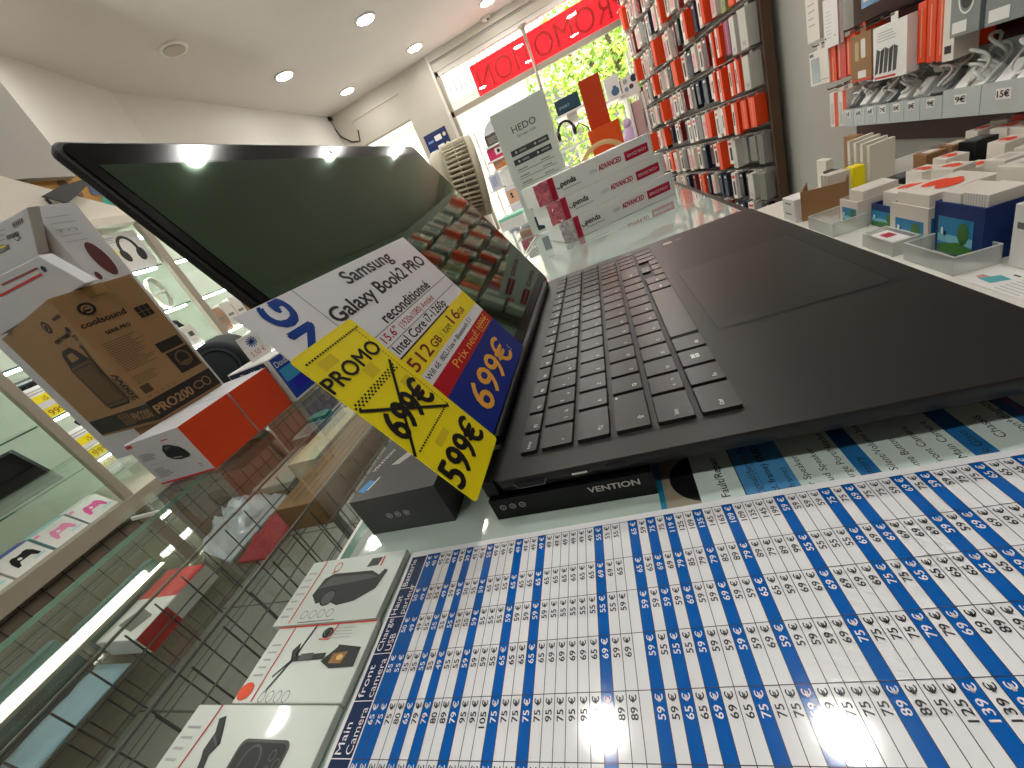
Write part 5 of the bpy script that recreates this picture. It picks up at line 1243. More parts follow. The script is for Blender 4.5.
# rows heaped farther back
r = random.Random(21)
k = 0
for row, (x, h0, n) in enumerate(((0.845, 0.048, 10), (0.905, 0.052, 11), (0.965, 0.058, 11), (1.020, 0.066, 12), (1.072, 0.078, 12))):
    for i in range(n):
        y = 0.475 + i * (0.86 / n) + r.uniform(-0.012, 0.012)
        h_ = h0 + r.uniform(-0.02, 0.02)
        kind = r.random()
        m_, dd, nm_ = (W2_, dblob(orp), 'white pack with orange top') if kind < 0.42 else (rdp if kind < 0.52 else W2_, dtop(mat('pack shade', (196, 192, 184), 0.5)), 'red pack' if kind < 0.52 else 'plain white pack') if kind < 0.72 else (kr, dtop(W2_), 'brown labelled pack') if kind < 0.86 else (PLAST, dtop(GREYINK), 'black pack')
        if row == 4 and 2 < i < 9: m_, dd, nm_ = kr, (lambda b, F, T, w_, d_, h_: b.rect(F, d_ * 0.2, h_ * 0.6, d_ * 0.7, h_ * 0.78, W2_, 0.0006)), 'brown labelled pack'
        pack('small_pack', (x, y, TZ + 0.0005), (0.044, 0.86 / n - 0.026, h_), m_, '%s, %s from the right, %s heaped row back on the table' % (nm_, ORD[i], ORD[row]), dd, r.uniform(-0.10, 0.10))
# tall white and dark cards leaning against the wall
for i, (y, h_, m_, l) in enumerate(((1.395, 0.0, None, None),)): pass
wc = mat('tall card white', (226, 222, 208), 0.5)
for i in range(4): pack('tall_pack', (0.850 + 0.004 * i, 1.450 - 0.026 * i, TZ + 0.0005), (0.062, 0.014, 0.128 - 0.006 * i), wc, '%s of four upright white cards beside the small yellow pack' % ORD[i], lambda b, F, T, w_, d_, h_: b.greek(F, d_ * 0.2, h_ * 0.4, d_ * 0.8, h_ * 0.6, 3, GREYINK, 0.3))
pack('tall_pack', (0.795, 1.365, TZ + 0.0005), (0.030, 0.040, 0.070), YELLOW, 'small yellow pack near the wall end of the table')
pack('tall_pack', (0.730, 1.350, TZ + 0.0005), (0.022, 0.055, 0.085), PLAST, 'black hairy-edged brush pack behind the brown box')
pack('tall_pack', (0.750, 1.440, TZ + 0.0005), (0.018, 0.060, 0.105), wc, 'white card pack with a small picture behind the brown box', lambda b, F, T, w_, d_, h_: b.disc(F, d_ * 0.5, h_ * 0.5, 0.008, 0.010, GREYINK))
pack('tall_pack', (0.860, 1.510, TZ + 0.0005), (0.02, 0.070, 0.130), kr, 'leaning tan card near the corner behind the white packs')
for i in range(3):
    pack('tall_pack', (0.652, 1.296 - i * 0.020, TZ + 0.0005) if False else (0.700 + i * 0.001, 1.285 - i * 0.016, TZ + 0.0005), (0.05, 0.010, 0.095), W2_, '%s thin pale card standing just behind the plain brown box' % ORD[i], None, -0.3, group='thin cards behind the brown box')
# --- price bins on the wall
binm = mat('bin plastic', (186, 194, 192), 0.25, spec=0.6); bint = mat('bin price ink', (24, 24, 26), 0.5)
def wbin(y0, y1, txt, label, big=False):
    t = thing('price_bin', (1.05, (y0 + y1) / 2, 0.815), label, 'bin', 'grey price bins on the right wall'); b = B()
    x0, x1, zb, zf, zk = 0.985, 1.0992, 0.815, 0.882 if big else 0.872, 0.945; th = 0.003
    b.box(x0, x1, y0, y1, zb, zb + th, binm)
    b.box(x0, x0 + th, y0, y1, zb + th, zf, binm); b.box(x1 - th, x1, y0, y1, zb + th, zk, binm)
    for y in (y0, y1 - th):
        F = Face((0, y + th, 0), XV, ZV); b.prism(F, [(x0 + th, zb + th), (x1 - th, zb + th), (x1 - th, zk), (x0 + 0.02, zf), (x0 + th, zf)], th, binm)
    b.build('tray', t)
    b = B(); F = fr(x0, y1, zb); w_ = y1 - y0; c = w_ / 2; s_ = 0.016 if not big else 0.020
    b.rect(F, c - s_, 0.030, c + s_, 0.053, WHITE, 0.0006); b.text(F, c, 0.035, 0.013 if not big else 0.014, txt, bint, al='C', l=0.0012, bold=0.03, w=s_ * 1.6); b.build('price_label', t)
bins = [(1.772, 1.838, '5€'), (1.704, 1.770, '6€'), (1.636, 1.702, '6€'), (1.568, 1.634, '7€'), (1.500, 1.566, '8€'), (1.432, 1.498, '8€'), (1.345, 1.430, '9€'), (1.222, 1.343, '9€'), (1.095, 1.220, '15€'), (0.965, 1.093, '15€'), (0.83, 0.963, '19€')]
hk = [('white_cable', 'white charging cable coil'), ('white_adapter', 'white charger adapter bundle')]
wcab = mat('cable white', (226, 226, 222), 0.35)
r = random.Random(5)
for i, (y0, y1, tx) in enumerate(bins):
    wbin(y0, y1, tx, '%s grey price bin from the left on the right wall, marked %s' % (ORD[i], tx), y1 - y0 > 0.1)
    t = thing('cable_bundle', (1.04, (y0 + y1) / 2, 0.8185), 'white cables heaped in the %s grey price bin from the left' % ORD[i], 'cables', 'white cables in the price bins'); b = B(); cy_, w_ = (y0 + y1) / 2, (y1 - y0) - 0.014
    for q in range(4 if w_ < 0.08 else 7):
        rr_ = min(w_ * 0.42, 0.045); cx_ = 1.012 + r.random() * 0.05; zc = 0.868 + 0.05 * r.random() + (cx_ - 1.0) * 0.5; ph = r.uniform(0, PI)
        pts = [(min(1.090, max(0.993, cx_ + 0.016 * math.sin(a * 2 + ph) + 0.02 * math.cos(a))), max(y0 + 0.007, min(y1 - 0.007, cy_ + rr_ * math.cos(a) * 0.9)), max(0.824, zc + rr_ * 0.75 * math.sin(a))) for a in [2 * PI * j / 18 for j in range(18)]]
        b.tube(pts, 0.0036, wcab, 6, True)
    b.build('loops', t)
    b = B(); n_ = 2 if w_ > 0.08 else 1
    for q in range(n_):
        yy = y0 + 0.010 + q * (w_ / n_); b.obox((1.030, yy, 0.824), (0.035, 0, 0.035), (0, w_ / n_ - 0.012, 0), (-0.035, 0, 0.055), wcab if i % 3 else mat('adapter grey', (120, 122, 124), 0.4))
    b.build('adapter', t, bevel=0.003)
big = B(); t = thing('blister_pack', (1.03, 0.90, 0.882), 'clear curved plastic pack rising from the last price bin', 'pack'); big.tube([(1.01, 0.955, 0.885), (1.03, 0.93, 0.965), (1.06, 0.90, 1.00), (1.07, 0.86, 0.965), (1.07, 0.845, 0.89)], 0.010, CLEAR, 10); big.build('blister', t)
# --- packs on hooks above the bins
hookm = STEEL
def hang(name, x0, d, y0, y1, z0, z1, body, label, deco, zhook=None):
    t = thing(name, (x0 + d / 2, (y0 + y1) / 2, z0), label, 'hanging pack', 'packs hanging on the right wall'); b = B(); b.box(x0, x0 + d, y0, y1, z0, z1, body); deco(b, fr(x0, y1, z0), y1 - y0, z1 - z0, Face((x0, y0, z0), XV, ZV), d); b.build('carton', t, bevel=0.001)
    zt = z1 + 0.012; yc = (y0 + y1) / 2
    b = B(); b.box(x0 + d * 0.4, x0 + d * 0.4 + 0.002, yc - 0.015, yc + 0.015, z1, z1 + 0.02, body); b.build('hang_tab', t)
    h = thing('wall_hook', (1.10, yc, zt + 0.002), 'steel hook holding the %s' % label[:60].rsplit(' ', 1)[0] if False else 'wall hook of the ' + label, 'hook', 'hooks on the right wall'); b = B(); b.tube(((1.099, yc, zt + 0.006), (x0 - 0.012, yc, zt + 0.004), (x0 - 0.018, yc, zt + 0.010)), 0.0022, hookm, 6); b.build('rod', h)
hang('cable_pack', 0.985, 0.012, 1.925, 2.075, 0.975, 1.092, W2_, 'pale pack with a blue-grey window', lambda b, F, w_, h_, S, d: (b.rect(F, w_ * 0.12, h_ * 0.08, w_ * 0.55, h_ * 0.80, mat('window blue grey', (140, 154, 158), 0.2)), b.rect(F, w_ * 0.05, h_ * 0.86, w_ * 0.25, h_ * 0.95, device), b.rect(F, w_ * 0.6, h_ * 0.12, w_ * 0.95, h_ * 0.15, LGREY)))
for i, (y0, m_, l) in enumerate(((1.885, ORANGE, 'orange pack with two tan slots, left of three'), (1.822, rdp, 'red pack with a pale stripe, middle of three'), (1.766, ORANGE, 'orange pack beside the brown card, right of three'))):
    hang('orange_pack', 0.990 + 0.002 * i, 0.085, y0 - 0.0, y0 + 0.055, 0.972 + 0.003 * i, 1.095, m_, l, lambda b, F, w_, h_, S, d, i=i: [b.rect(F, w_ * (0.15 + 0.4 * q), h_ * 0.05, w_ * (0.28 + 0.4 * q), h_ * (0.65 if i == 0 else 0.95), mat('pack tan stripe', (222, 160, 120), 0.5)) for q in range(2 if i == 0 else 1)])
hang('card_pack', 0.975, 0.010, 1.815, 1.925, 1.085, 1.230, WHITE, 'white card hanging over the orange packs', lambda b, F, w_, h_, S, d: (b.greek(F, w_ * 0.15, h_ * 0.2, w_ * 0.6, h_ * 0.8, 8, LGREY, 0.15), b.rect(F, w_ * 0.9, 0, w_, h_, mat('maroon edge', (120, 24, 44), 0.4))))
hang('kraft_pack', 0.975, 0.020, 1.640, 1.755, 0.955, 1.088, kr, 'brown kraft pack with a white sticker', lambda b, F, w_, h_, S, d: (b.poly(F, b.rr(w_ * 0.22, h_ * 0.45, w_ * 0.42, h_ * 0.85, 0.006), mat('kraft light', (190, 160, 120), 0.5)), b.poly(F, b.rr(w_ * 0.52, h_ * 0.48, w_ * 0.74, h_ * 0.88, 0.006), W2_), b.rect(F, w_ * 0.35, h_ * 0.06, w_ * 0.75, h_ * 0.22, WHITE), b.rect(F, 0.0, 0.0, w_, h_ * 0.04, ORANGE)))
hang('cable_pack', 0.965, 0.030, 1.455, 1.610, 0.945, 1.085, WHITE, 'large white pack picturing black cable bundles', lambda b, F, w_, h_, S, d: ([b.poly(F, [(w_ * (0.05 + 0.14 * q), h_ * 0.12), (w_ * (0.15 + 0.14 * q), h_ * 0.14), (w_ * (0.24 + 0.13 * q), h_ * (0.55 + 0.05 * (q % 2))), (w_ * (0.12 + 0.13 * q), h_ * (0.60 - 0.05 * (q % 2)))], BLACK if q % 2 else device) for q in range(5)], b.greek(F, w_ * 0.15, h_ * 0.72, w_ * 0.85, h_ * 0.92, 4, LGREY, 0.3), b.rect(F, w_ * 0.04, h_ * 0.03, w_ * 0.7, h_ * 0.07, RED)))
for i in range(3): hang('orange_pack', 0.985, 0.10, 1.345 + i * 0.036, 1.377 + i * 0.036, 0.952 + 0.004 * i, 1.10, ORANGE, '%s slim orange pack beside the cable picture' % ORD[2 - i], lambda b, F, w_, h_, S, d: b.rect(F, w_ * 0.4, h_ * 0.1, w_ * 0.55, h_ * 0.9, mat('pack tan stripe', (222, 160, 120), 0.5)))
hang('cable_pack', 0.975, 0.05, 1.300, 1.338, 0.950, 1.12, W2_, 'slim pale pack between orange packs and grey gadgets', lambda b, F, w_, h_, S, d: b.rect(F, w_ * 0.2, h_ * 0.1, w_ * 0.8, h_ * 0.2, BLACK))
for i, (y0, y1) in enumerate(((1.205, 1.292), (1.085, 1.190), (0.96, 1.07))): hang('gadget_pack', 0.960, 0.030, y0, y1, 1.000, 1.12, mat('gadget grey', (126, 134, 134), 0.3), '%s grey gadget blister from the left at the top right edge' % ORD[i], lambda b, F, w_, h_, S, d: (b.disc(F, w_ * 0.55, h_ * 0.62, w_ * 0.20, h_ * 0.20, device, 0.0006, 16), b.ring(F, w_ * 0.55, h_ * 0.62, w_ * 0.28, h_ * 0.28, 0.004, WHITE, 0.0008), b.rect(F, w_ * 0.1, h_ * 0.06, w_ * 0.6, h_ * 0.25, WHITE, 0.0008)))
for i in range(6): hang('upper_pack', 0.985, 0.03, 1.20 + i * 0.105, 1.29 + i * 0.105, 1.150 if i < 5 else 1.24, 1.30, [ORANGE, mat('pack green', (84, 130, 50), 0.4), WHITE, ORANGE, mat('pack sky', (110, 150, 190), 0.4), mat('pack maroon', (120, 24, 44), 0.4)][i], '%s pack from the right in the upper hook row' % ORD[i], lambda b, F, w_, h_, S, d: (b.rect(F, w_ * 0.15, h_ * 0.1, w_ * 0.85, h_ * 0.45, W2_), b.rect(F, w_ * 0.2, h_ * 0.6, w_ * 0.8, h_ * 0.9, kr)))
hang('white_pack', 1.000, 0.02, 2.015, 2.115, 1.125, 1.30, W2_, 'white pack in the upper row nearest the bare wall', lambda b, F, w_, h_, S, d: b.greek(F, w_ * 0.2, h_ * 0.3, w_ * 0.8, h_ * 0.8, 4, LGREY, 0.2))
for i in range(2): hang('orange_pack', 0.992, 0.07, 1.842 - i * 0.062 + 0.05, 1.898 - i * 0.062 + 0.05, 0.816, 0.935, W2_ if i == 0 else W2_, '%s orange-sided pack beside the bins' % ORD[i], lambda b, F, w_, h_, S, d: (b.rect(F, w_ * 0.62, 0, w_, h_, ORANGE, 0.0006), b.rect(F, w_ * 0.15, h_ * 0.08, w_ * 0.5, h_ * 0.7, mat('pack pale window', (200, 190, 180), 0.4), 0.0006)))
for i in range(7): hang('red_pack', 1.020, 0.07, 1.575 + i * 0.042, 1.611 + i * 0.042, 0.948, 0.962, rdp, '%s red pack edge above the price bins' % ORD[6 - i], lambda b, F, w_, h_, S, d: b.rect(F, w_ * 0.1, h_ * 0.3, w_ * 0.5, h_ * 0.7, W2_))
# ================================================================ ANGLED RACK OF PHONE CASES
RK = math.radians(9.79); E0 = Vector((1.052, 2.690, 0))
RD = Vector((-math.sin(RK), math.cos(RK), 0)); RN = Vector((-math.cos(RK), -math.sin(RK), 0))
rk = thing('case_rack', E0 + RD * 1.0, 'tall angled rack full of hanging phone cases beside the window', 'rack')
b = B(); b.obox(E0 - RN * 0.030, RD * 2.12, RN * 0.012, ZV * 2.35, mat('rack back panel', (128, 124, 118), 0.6)); b.build('back_panel', rk)
b = B(); b.obox(E0 - RD * 0.016 - RN * 0.032, RD * 0.016, RN * 0.050, ZV * 2.36, mat('rack brown edge', (86, 62, 44), 0.5)); b.build('side_strip', rk, bevel=0.001)
ROWS = (2.215, 2.015, 1.815, 1.615, 1.415, 1.215, 1.015, 0.815, 0.615, 0.43)
railm = mat('rail silver', (190, 188, 180), 0.25, 0.7)
for z in ROWS:
    b = B(); b.obox(E0 + RD * 0.01 - RN * 0.017, RD * 2.08, RN * 0.008, ZV * 0.022, DWIRE)
    for i in range(30): b.bar(E0 + RD * (0.035 + i * 0.07) + ZV * (z + 0.010) - RN * 0.01, E0 + RD * (0.035 + i * 0.07) + ZV * (z + 0.012) + RN * 0.080, 0.0022, railm, 4)
    for v in b.V[:8]: v.z += z
    b.build('hook_rail', rk)
kinds = {}
def proto(key, w_, h_, d_, body, deco, part='carton'):
    t = bpy.data.objects.new(key[0], None); C.objects.link(t); t.location = (0, 0, 0); tag(t, key[1], 'phone case pack', 'phone case packs on the angled rack')
    b = B(); b.box(-d_, 0, -w_ / 2, w_ / 2, -h_, 0, body); deco(b, Face((-d_, w_ / 2, -h_), -YV, ZV), w_, h_, d_); b.build(part, t)
    b = B(); b.box(-d_ * 0.5, -d_ * 0.5 + 0.002, -0.012, 0.012, 0.0, 0.014, body); b.build('hang_tab', t)
    return t
wn = mat('case window', (70, 74, 82), 0.15, spec=0.7); pinkc = mat('case pink', (222, 150, 160), 0.4); navyc = mat('case navy', (26, 34, 58), 0.4); mag = mat('case magenta', (138, 40, 92), 0.35); greyc = mat('case grey', (140, 138, 132), 0.4); dred = mat('case dark red', (120, 24, 26), 0.4); lgreen = mat('case lime', (150, 160, 90), 0.4)
def dc_white(b, F, w_, h_, d_): b.poly(F, b.rr(w_ * 0.28, h_ * 0.15, w_ * 0.78, h_ * 0.70, 0.004), wn, 0.0006); b.rect(F, w_ * 0.15, h_ * 0.80, w_ * 0.85, h_ * 0.90, RED, 0.0006)
def dc_orange(b, F, w_, h_, d_): b.rect(F, 0, 0, w_ * 0.45, h_, W2_, 0.0006); b.poly(F, b.rr(w_ * 0.12, h_ * 0.3, w_ * 0.34, h_ * 0.75, 0.004), device, 0.0009)
def dc_plain(b, F, w_, h_, d_): b.rect(F, w_ * 0.46, h_ * 0.02, w_ * 0.54, h_ * 0.98, mat('pack tan stripe', (222, 160, 120), 0.5), 0.0006)
def dc_dark(b, F, w_, h_, d_): b.poly(F, b.rr(w_ * 0.2, h_ * 0.1, w_ * 0.8, h_ * 0.8, 0.006), wn, 0.0006); b.rect(F, w_ * 0.3, h_ * 0.84, w_ * 0.7, h_ * 0.92, WHITE, 0.0006)
def dc_pink(b, F, w_, h_, d_): b.poly(F, b.rr(w_ * 0.2, h_ * 0.12, w_ * 0.8, h_ * 0.72, 0.006), pinkc, 0.0006); b.disc(F, w_ * 0.35, h_ * 0.62, w_ * 0.08, w_ * 0.08, device, 0.0009, 10)
def dc_lines(b, F, w_, h_, d_):
    for q in range(5): b.rect(F, w_ * (0.08 + 0.18 * q), h_ * 0.03, w_ * (0.13 + 0.18 * q), h_ * 0.97, mat('slim pack gap', (96, 94, 90), 0.5), 0.0006)
KD = {
 'white': (('case_pack', 'white window pack'), 0.058, 0.165, 0.050, W2_, dc_white),
 'cream': (('case_pack', 'cream and pink pack'), 0.060, 0.160, 0.045, mat('pack cream2', (214, 204, 190), 0.5), dc_pink),
 'orangewhite': (('case_pack', 'half white half orange pack'), 0.056, 0.168, 0.075, ORANGE, dc_orange),
 'orange': (('case_pack', 'bright orange pack'), 0.060, 0.165, 0.085, ORANGE, dc_plain),
 'navy': (('case_pack', 'navy pack'), 0.060, 0.160, 0.050, navyc, dc_dark),
 'black': (('case_pack', 'black pack'), 0.056, 0.165, 0.045, PLAST, dc_dark),
 'darkred': (('case_pack', 'dark red pack'), 0.050, 0.165, 0.045, dred, dc_dark),
 'magenta': (('case_pack', 'magenta pack'), 0.056, 0.160, 0.060, mag, dc_plain),
 'grey': (('case_pack', 'grey pack of slim strips'), 0.066, 0.150, 0.055, greyc, dc_lines),
 'pale': (('case_pack', 'plain pale pack'), 0.060, 0.165, 0.070, mat('pack stone', (196, 194, 184), 0.45), lambda b, F, w_, h_, d_: b.rect(F, w_ * 0.3, h_ * 0.1, w_ * 0.7, h_ * 0.2, LGREY, 0.0006)),
 'lime': (('case_pack', 'lime and cream pack'), 0.056, 0.155, 0.045, lgreen, dc_white),
}
plan = {
 8: 'white orange white cream black white orangewhite white darkred white cream navy white white black cream white orange white cream white navy',
 9: 'lime white cream orange white black cream white white orangewhite navy white cream darkred white white black cream white white orange white',
 0: 'white red white lime white orange black white darkred cream white orangewhite white cream navy white black white cream darkred white cream',
 1: 'pale orange lime cream orangewhite cream navy orangewhite white black darkred white cream orange white navy white cream white orangewhite darkred white',
 2: 'pale pale magenta orangewhite orangewhite darkred white cream navy white orange cream black cream white orangewhite cream navy white cream darkred white',
 3: 'pale orangewhite orangewhite orangewhite orangewhite cream navy navy black cream darkred white white cream orange white black cream white white cream navy',
 4: 'orange orange orangewhite orangewhite pale white orange cream grey white white black darkred white navy orange black cream white orange white black',
 5: 'grey grey grey pale white orange white darkred navy white cream pinkish grey white cream orange white cream darkred white cream navy',
 6: 'grey pale black black white navy navy cream navy orange white darkred navy cream white cream navy white cream navy white cream',
 7: 'black grey white navy black darkred white navy cream navy white black navy white cream navy white black navy white cream white',
}
for row, z in enumerate(ROWS):
    for i, kd in enumerate(plan[(8, 9, 0, 1, 2, 3, 4, 5, 6, 7)[row]].split()):
        kd = kd if kd in KD else 'darkred' if kd == 'red' else 'cream'
        s_ = 0.062 + i * 0.094
        if s_ > 2.05: break
        loc = E0 + RD * s_ + ZV * (z - 0.004)
        lab_ = '%s, %s from near edge, %s row up the case rack' % (KD[kd][0][1], ORD[i], ORD[len(ROWS) - 1 - row])
        if kd not in kinds:
            kinds[kd] = proto((KD[kd][0][0], lab_), *KD[kd][1:]); t = kinds[kd]; t.location = loc; t.rotation_euler = (0, 0, RK)
        else:
            jr = random.Random(row * 31 + i); k_ = jr.uniform(0.82, 1.06)
            t = dup(kinds[kd], loc + RN * jr.uniform(0.0, 0.02) - ZV * jr.uniform(0, 0.006), lab_, RK + jr.uniform(-0.09, 0.09), scale=(jr.uniform(0.7, 1.1), jr.uniform(0.78, 1.12), k_))
# ================================================================ FAR END OF THE COUNTER
pz0 = at(584, 236, Z=GZ); pz1 = at(676, 193, Z=GZ)
pd = (pz1 - pz0); pl = pd.length; pd.normalize(); pn = Vector((-pd.y, pd.x, 0))
prt = mat('crimson badge', (176, 22, 52), 0.4); wrapc = [mat('bubble wrap grey', (196, 186, 186), 0.2, spec=0.8, noise=0.2, nscale=120), mat('bubble wrap pink', (206, 110, 122), 0.2, spec=0.8, noise=0.35, nscale=120)]
PH = 0.0
def hgt(px, py, P):
    d = ray(px, py); s = ((P - CAMP).xy.dot(d.xy)) / d.xy.length_squared; return CAMP.z + d.z * s
PH = hgt(575, 217, pz0) - GZ
bh = max(0.026, min(0.045, PH))
for i in range(3):
    sh = -0.011 * i
    O = pz0 + pd * sh + pn * (0.004 * i); z0 = GZ + 0.0006 + i * (bh + 0.0006)
    O = Vector((O.x, O.y, z0)); ln = pl * 1.0
    t = thing('part_box', O + pd * ln / 2 + pn * 0.06, '%s white box with ADVANCED and a crimson badge in the stack of three' % ['bottom', 'middle', 'top'][i], 'box', 'white boxes stacked at the counter end')
    b = B(); b.obox(O - pd * 0.036, pd * (ln + 0.036), pn * 0.13, ZV * bh, WHITE)
    F = Face(O, pd, ZV)
    b.rect(F, -0.012, 0.0, 0.0, bh, prt if i != 0 else prt)
    b.text(F, ln * 0.055, bh * 0.44, bh * 0.26, 'penda', BLACK, w=ln * 0.155, l=0.0006, bold=0.03); b.ring(F, ln * 0.030, bh * 0.52, bh * 0.11, bh * 0.13, 0.0016, BLACK, 0.0006, 12, PI, 2 * PI); b.rect(F, ln * 0.06, bh * 0.27, ln * 0.25, bh * 0.31, LGREY)
    b.text(F, ln * 0.345, bh * 0.40, bh * 0.16, 'SCREEN', LGREY, w=ln * 0.075, l=0.0006); b.text(F, ln * 0.445, bh * 0.38, bh * 0.24, 'ADVANCED', prt, w=ln * 0.23, l=0.0006, bold=0.03)
    b.rect(F, ln * 0.715, bh * 0.26, ln * 0.955, bh * 0.66, prt); b.text(F, ln * 0.735, bh * 0.39, bh * 0.13, 'SERVICE PACK+', WHITE, w=ln * 0.20, l=0.0008)
    for q in (0.985, 1.0): b.rect(F, ln * q - 0.001, 0, ln * q - 0.0003, bh, LGREY)
    b.build('carton', t, bevel=0.0008)
    r = random.Random(i); b = B(); ws = []
    n1, n2 = 7, 8
    for a in range(n1 + 1):
        for c in range(n2 + 1):
            u = -0.012 - 0.030 * a / n1; v = bh * (-0.0 + 1.0 * c / n2)
            ws.append(O + pd * u + ZV * min(bh, max(0.0005, v + r.uniform(-0.002, 0.002))) - pn * (0.0015 + r.uniform(0, 0.006) * (1 if 0 < a else 0.2)))
    k0 = b.add(ws)
    wback = b.add([w + pn * 0.006 for w in ws])
    for a in range(n1):
        for c in range(n2):
            q = (k0 + a * (n2 + 1) + c, k0 + a * (n2 + 1) + c + 1, k0 + (a + 1) * (n2 + 1) + c + 1, k0 + (a + 1) * (n2 + 1) + c)
            b.face(q, wrapc[0 if i == 0 else 1])
    b.build('bubble_wrap', t)
# poster in a clear stand
pb = at(534, 237, Z=GZ); Yp = pb.y
TLp, TRp = at(489, 117, Y=Yp), at(541, 90, Y=Yp)
xl, xr, zt_ = (pb.x + TLp.x) / 2, TRp.x, TLp.z
t = thing('poster_stand', ((xl + xr) / 2, Yp, GZ), 'grey service price poster in a clear upright stand', 'poster')
pm = mat('poster grey', (240, 239, 234), 0.5); b = B(); b.box(xl, xr, Yp + 0.001, Yp + 0.004, GZ + 0.004, zt_, pm)
F = Face((xl, Yp + 0.001, GZ), XV, ZV); w_, h_ = xr - xl, zt_ - GZ
b.text(F, w_ * 0.30, h_ * 0.815, h_ * 0.050, 'HEDO', BLACK, w=w_ * 0.46, l=0.0006, bold=-0.005); b.text(F, w_ * 0.36, h_ * 0.775, h_ * 0.022, 'Screen Life', GREYINK, w=w_ * 0.36, l=0.0006)
dkb = mat('poster bar', (58, 58, 62), 0.4)
for v in (0.660, 0.590):
    b.rect(F, w_ * 0.14, h_ * v, w_ * 0.88, h_ * (v + 0.044), dkb); b.disc(F, w_ * 0.24, h_ * (v + 0.022), w_ * 0.022, w_ * 0.022, WHITE, 0.0008, 10); b.rect(F, w_ * 0.30, h_ * (v + 0.014), w_ * 0.44, h_ * (v + 0.030), LGREY, 0.0008); b.disc(F, w_ * 0.62, h_ * (v + 0.022), w_ * 0.022, w_ * 0.022, WHITE, 0.0008, 10); b.rect(F, w_ * 0.68, h_ * (v + 0.014), w_ * 0.84, h_ * (v + 0.030), LGREY, 0.0008)
for k in range(7):
    v = 0.535 - k * 0.052; b.rect(F, w_ * 0.14, h_ * v - 0.0012, w_ * 0.88, h_ * v, GREYINK); b.rect(F, w_ * 0.16, h_ * (v + 0.010), w_ * 0.36, h_ * (v + 0.022), LGREY); b.rect(F, w_ * 0.62, h_ * (v + 0.010), w_ * 0.80, h_ * (v + 0.020), LGREY)
b.rect(F, w_ * 0.14, h_ * 0.035, w_ * 0.50, h_ * 0.155, NAVY); b.rect(F, w_ * 0.55, h_ * 0.05, w_ * 0.85, h_ * 0.14, LGREY)
b.build('sheet', t)
b = B(); b.box(xl - 0.002, xr + 0.002, Yp - 0.0015, Yp - 0.0005, GZ + 0.002, zt_ + 0.003, CLEAR); b.box(xl - 0.002, xr + 0.002, Yp - 0.0015, Yp + 0.06, GZ + 0.0005, GZ + 0.003, CLEAR); b.build('clear_stand', t)
# orange boxes, tan ring
Yo = 1.40
q = [at(*c, Y=Yo) for c in ((578, 82), (598, 72), (611, 122), (591, 131))]
xo0, xo1, zo0, zo1 = (q[0].x + q[3].x) / 2, (q[1].x + q[2].x) / 2, (q[2].z + q[3].z) / 2, (q[0].z + q[1].z) / 2
t = thing('orange_box', ((xo0 + xo1) / 2, Yo + 0.03, zo0), 'tall orange box standing on the lower orange one by the window', 'box', 'orange boxes at the counter end')
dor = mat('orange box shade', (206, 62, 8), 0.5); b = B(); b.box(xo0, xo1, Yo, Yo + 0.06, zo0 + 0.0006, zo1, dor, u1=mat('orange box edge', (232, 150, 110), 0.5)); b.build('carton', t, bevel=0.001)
t = thing('orange_box', ((xo0 + xo1) / 2, Yo - 0.05, GZ), 'lower wide orange box behind the tan ring', 'box', 'orange boxes at the counter end')
b = B(); b.box(xo0 - 0.012, xo1 + 0.022, Yo - 0.03, Yo + 0.08, GZ + 0.0005, zo0, mat('orange box bright', (236, 84, 14), 0.5), u1=mat('orange box side', (160, 150, 140), 0.5)); b.build('carton', t, bevel=0.001)
Yr = 1.17; rc = at(601, 150, Y=Yr); t = thing('tape_ring', (rc.x, Yr, GZ), 'tan roll standing on edge in front of the orange boxes', 'roll'); b = B()
R_ = (at(600, 141, Y=Yr).z - GZ) / 2; rcz = GZ + R_ + 0.001
b.lathe((rc.x, Yr - 0.015, rcz), YV, ((R_ - 0.012, 0), (R_, 0.001), (R_, 0.03), (R_ - 0.012, 0.031), (R_ - 0.012, 0.0)), mat('tan roll', (222, 178, 124), 0.5), 32, cap=False); b.build('ring', t)
# grey-beige desk fan behind the laptop lid
Yf = 1.80
fc = at(461, 182, Y=Yf); fm = mat('fan beige', (196, 186, 160), 0.45); fd = mat('fan dark', (60, 60, 62), 0.4)
fan = thing('fan', (fc.x, Yf, 0), 'beige round pedestal fan seen past the laptop screen corner', 'fan'); FA = Vector((0.93, 0.30, -0.10)).normalized()
R_ = 0.165; b = B(); b.lathe(fc - FA * 0.11, FA, ((0.03, 0), (R_ * 0.72, 0.004), (R_ * 0.86, 0.025), (R_ * 0.88, 0.065)), fm, 36); b.build('motor_cover', fan)
b = B(); b.lathe(fc + FA * 0.062, FA, ((R_ * 0.9, 0), (R_ * 1.0, 0.004), (R_ * 1.0, 0.028), (R_ * 0.92, 0.034), (R_ * 0.88, 0.02)), fm, 36, cap=False); b.build('front_rim', fan)
b = B(); b.lathe(fc - FA * 0.050, FA, ((R_ * 0.84, 0), (R_ * 0.86, 0.11)), mat('fan slot shade', (128, 118, 94), 0.6), 36, cap=False); b.build('slot_shade_drum', fan)  # dark drum added inside, its colour standing for the shade in the slots
b = B(); b.lathe(fc - FA * 0.045, FA, ((R_ * 0.90, 0), (R_ * 0.91, 0.012), (R_ * 0.86, 0.012)), fm, 36, cap=False)
q0 = FA.orthogonal().normalized(); e0 = FA.cross(q0)
for i in range(48):
    a = 2 * PI * i / 48; d_ = q0 * math.cos(a) + e0 * math.sin(a); b.bar(fc - FA * 0.04 + d_ * R_ * 0.90, fc + FA * 0.064 + d_ * R_ * 0.97, 0.0055, fm, 5)
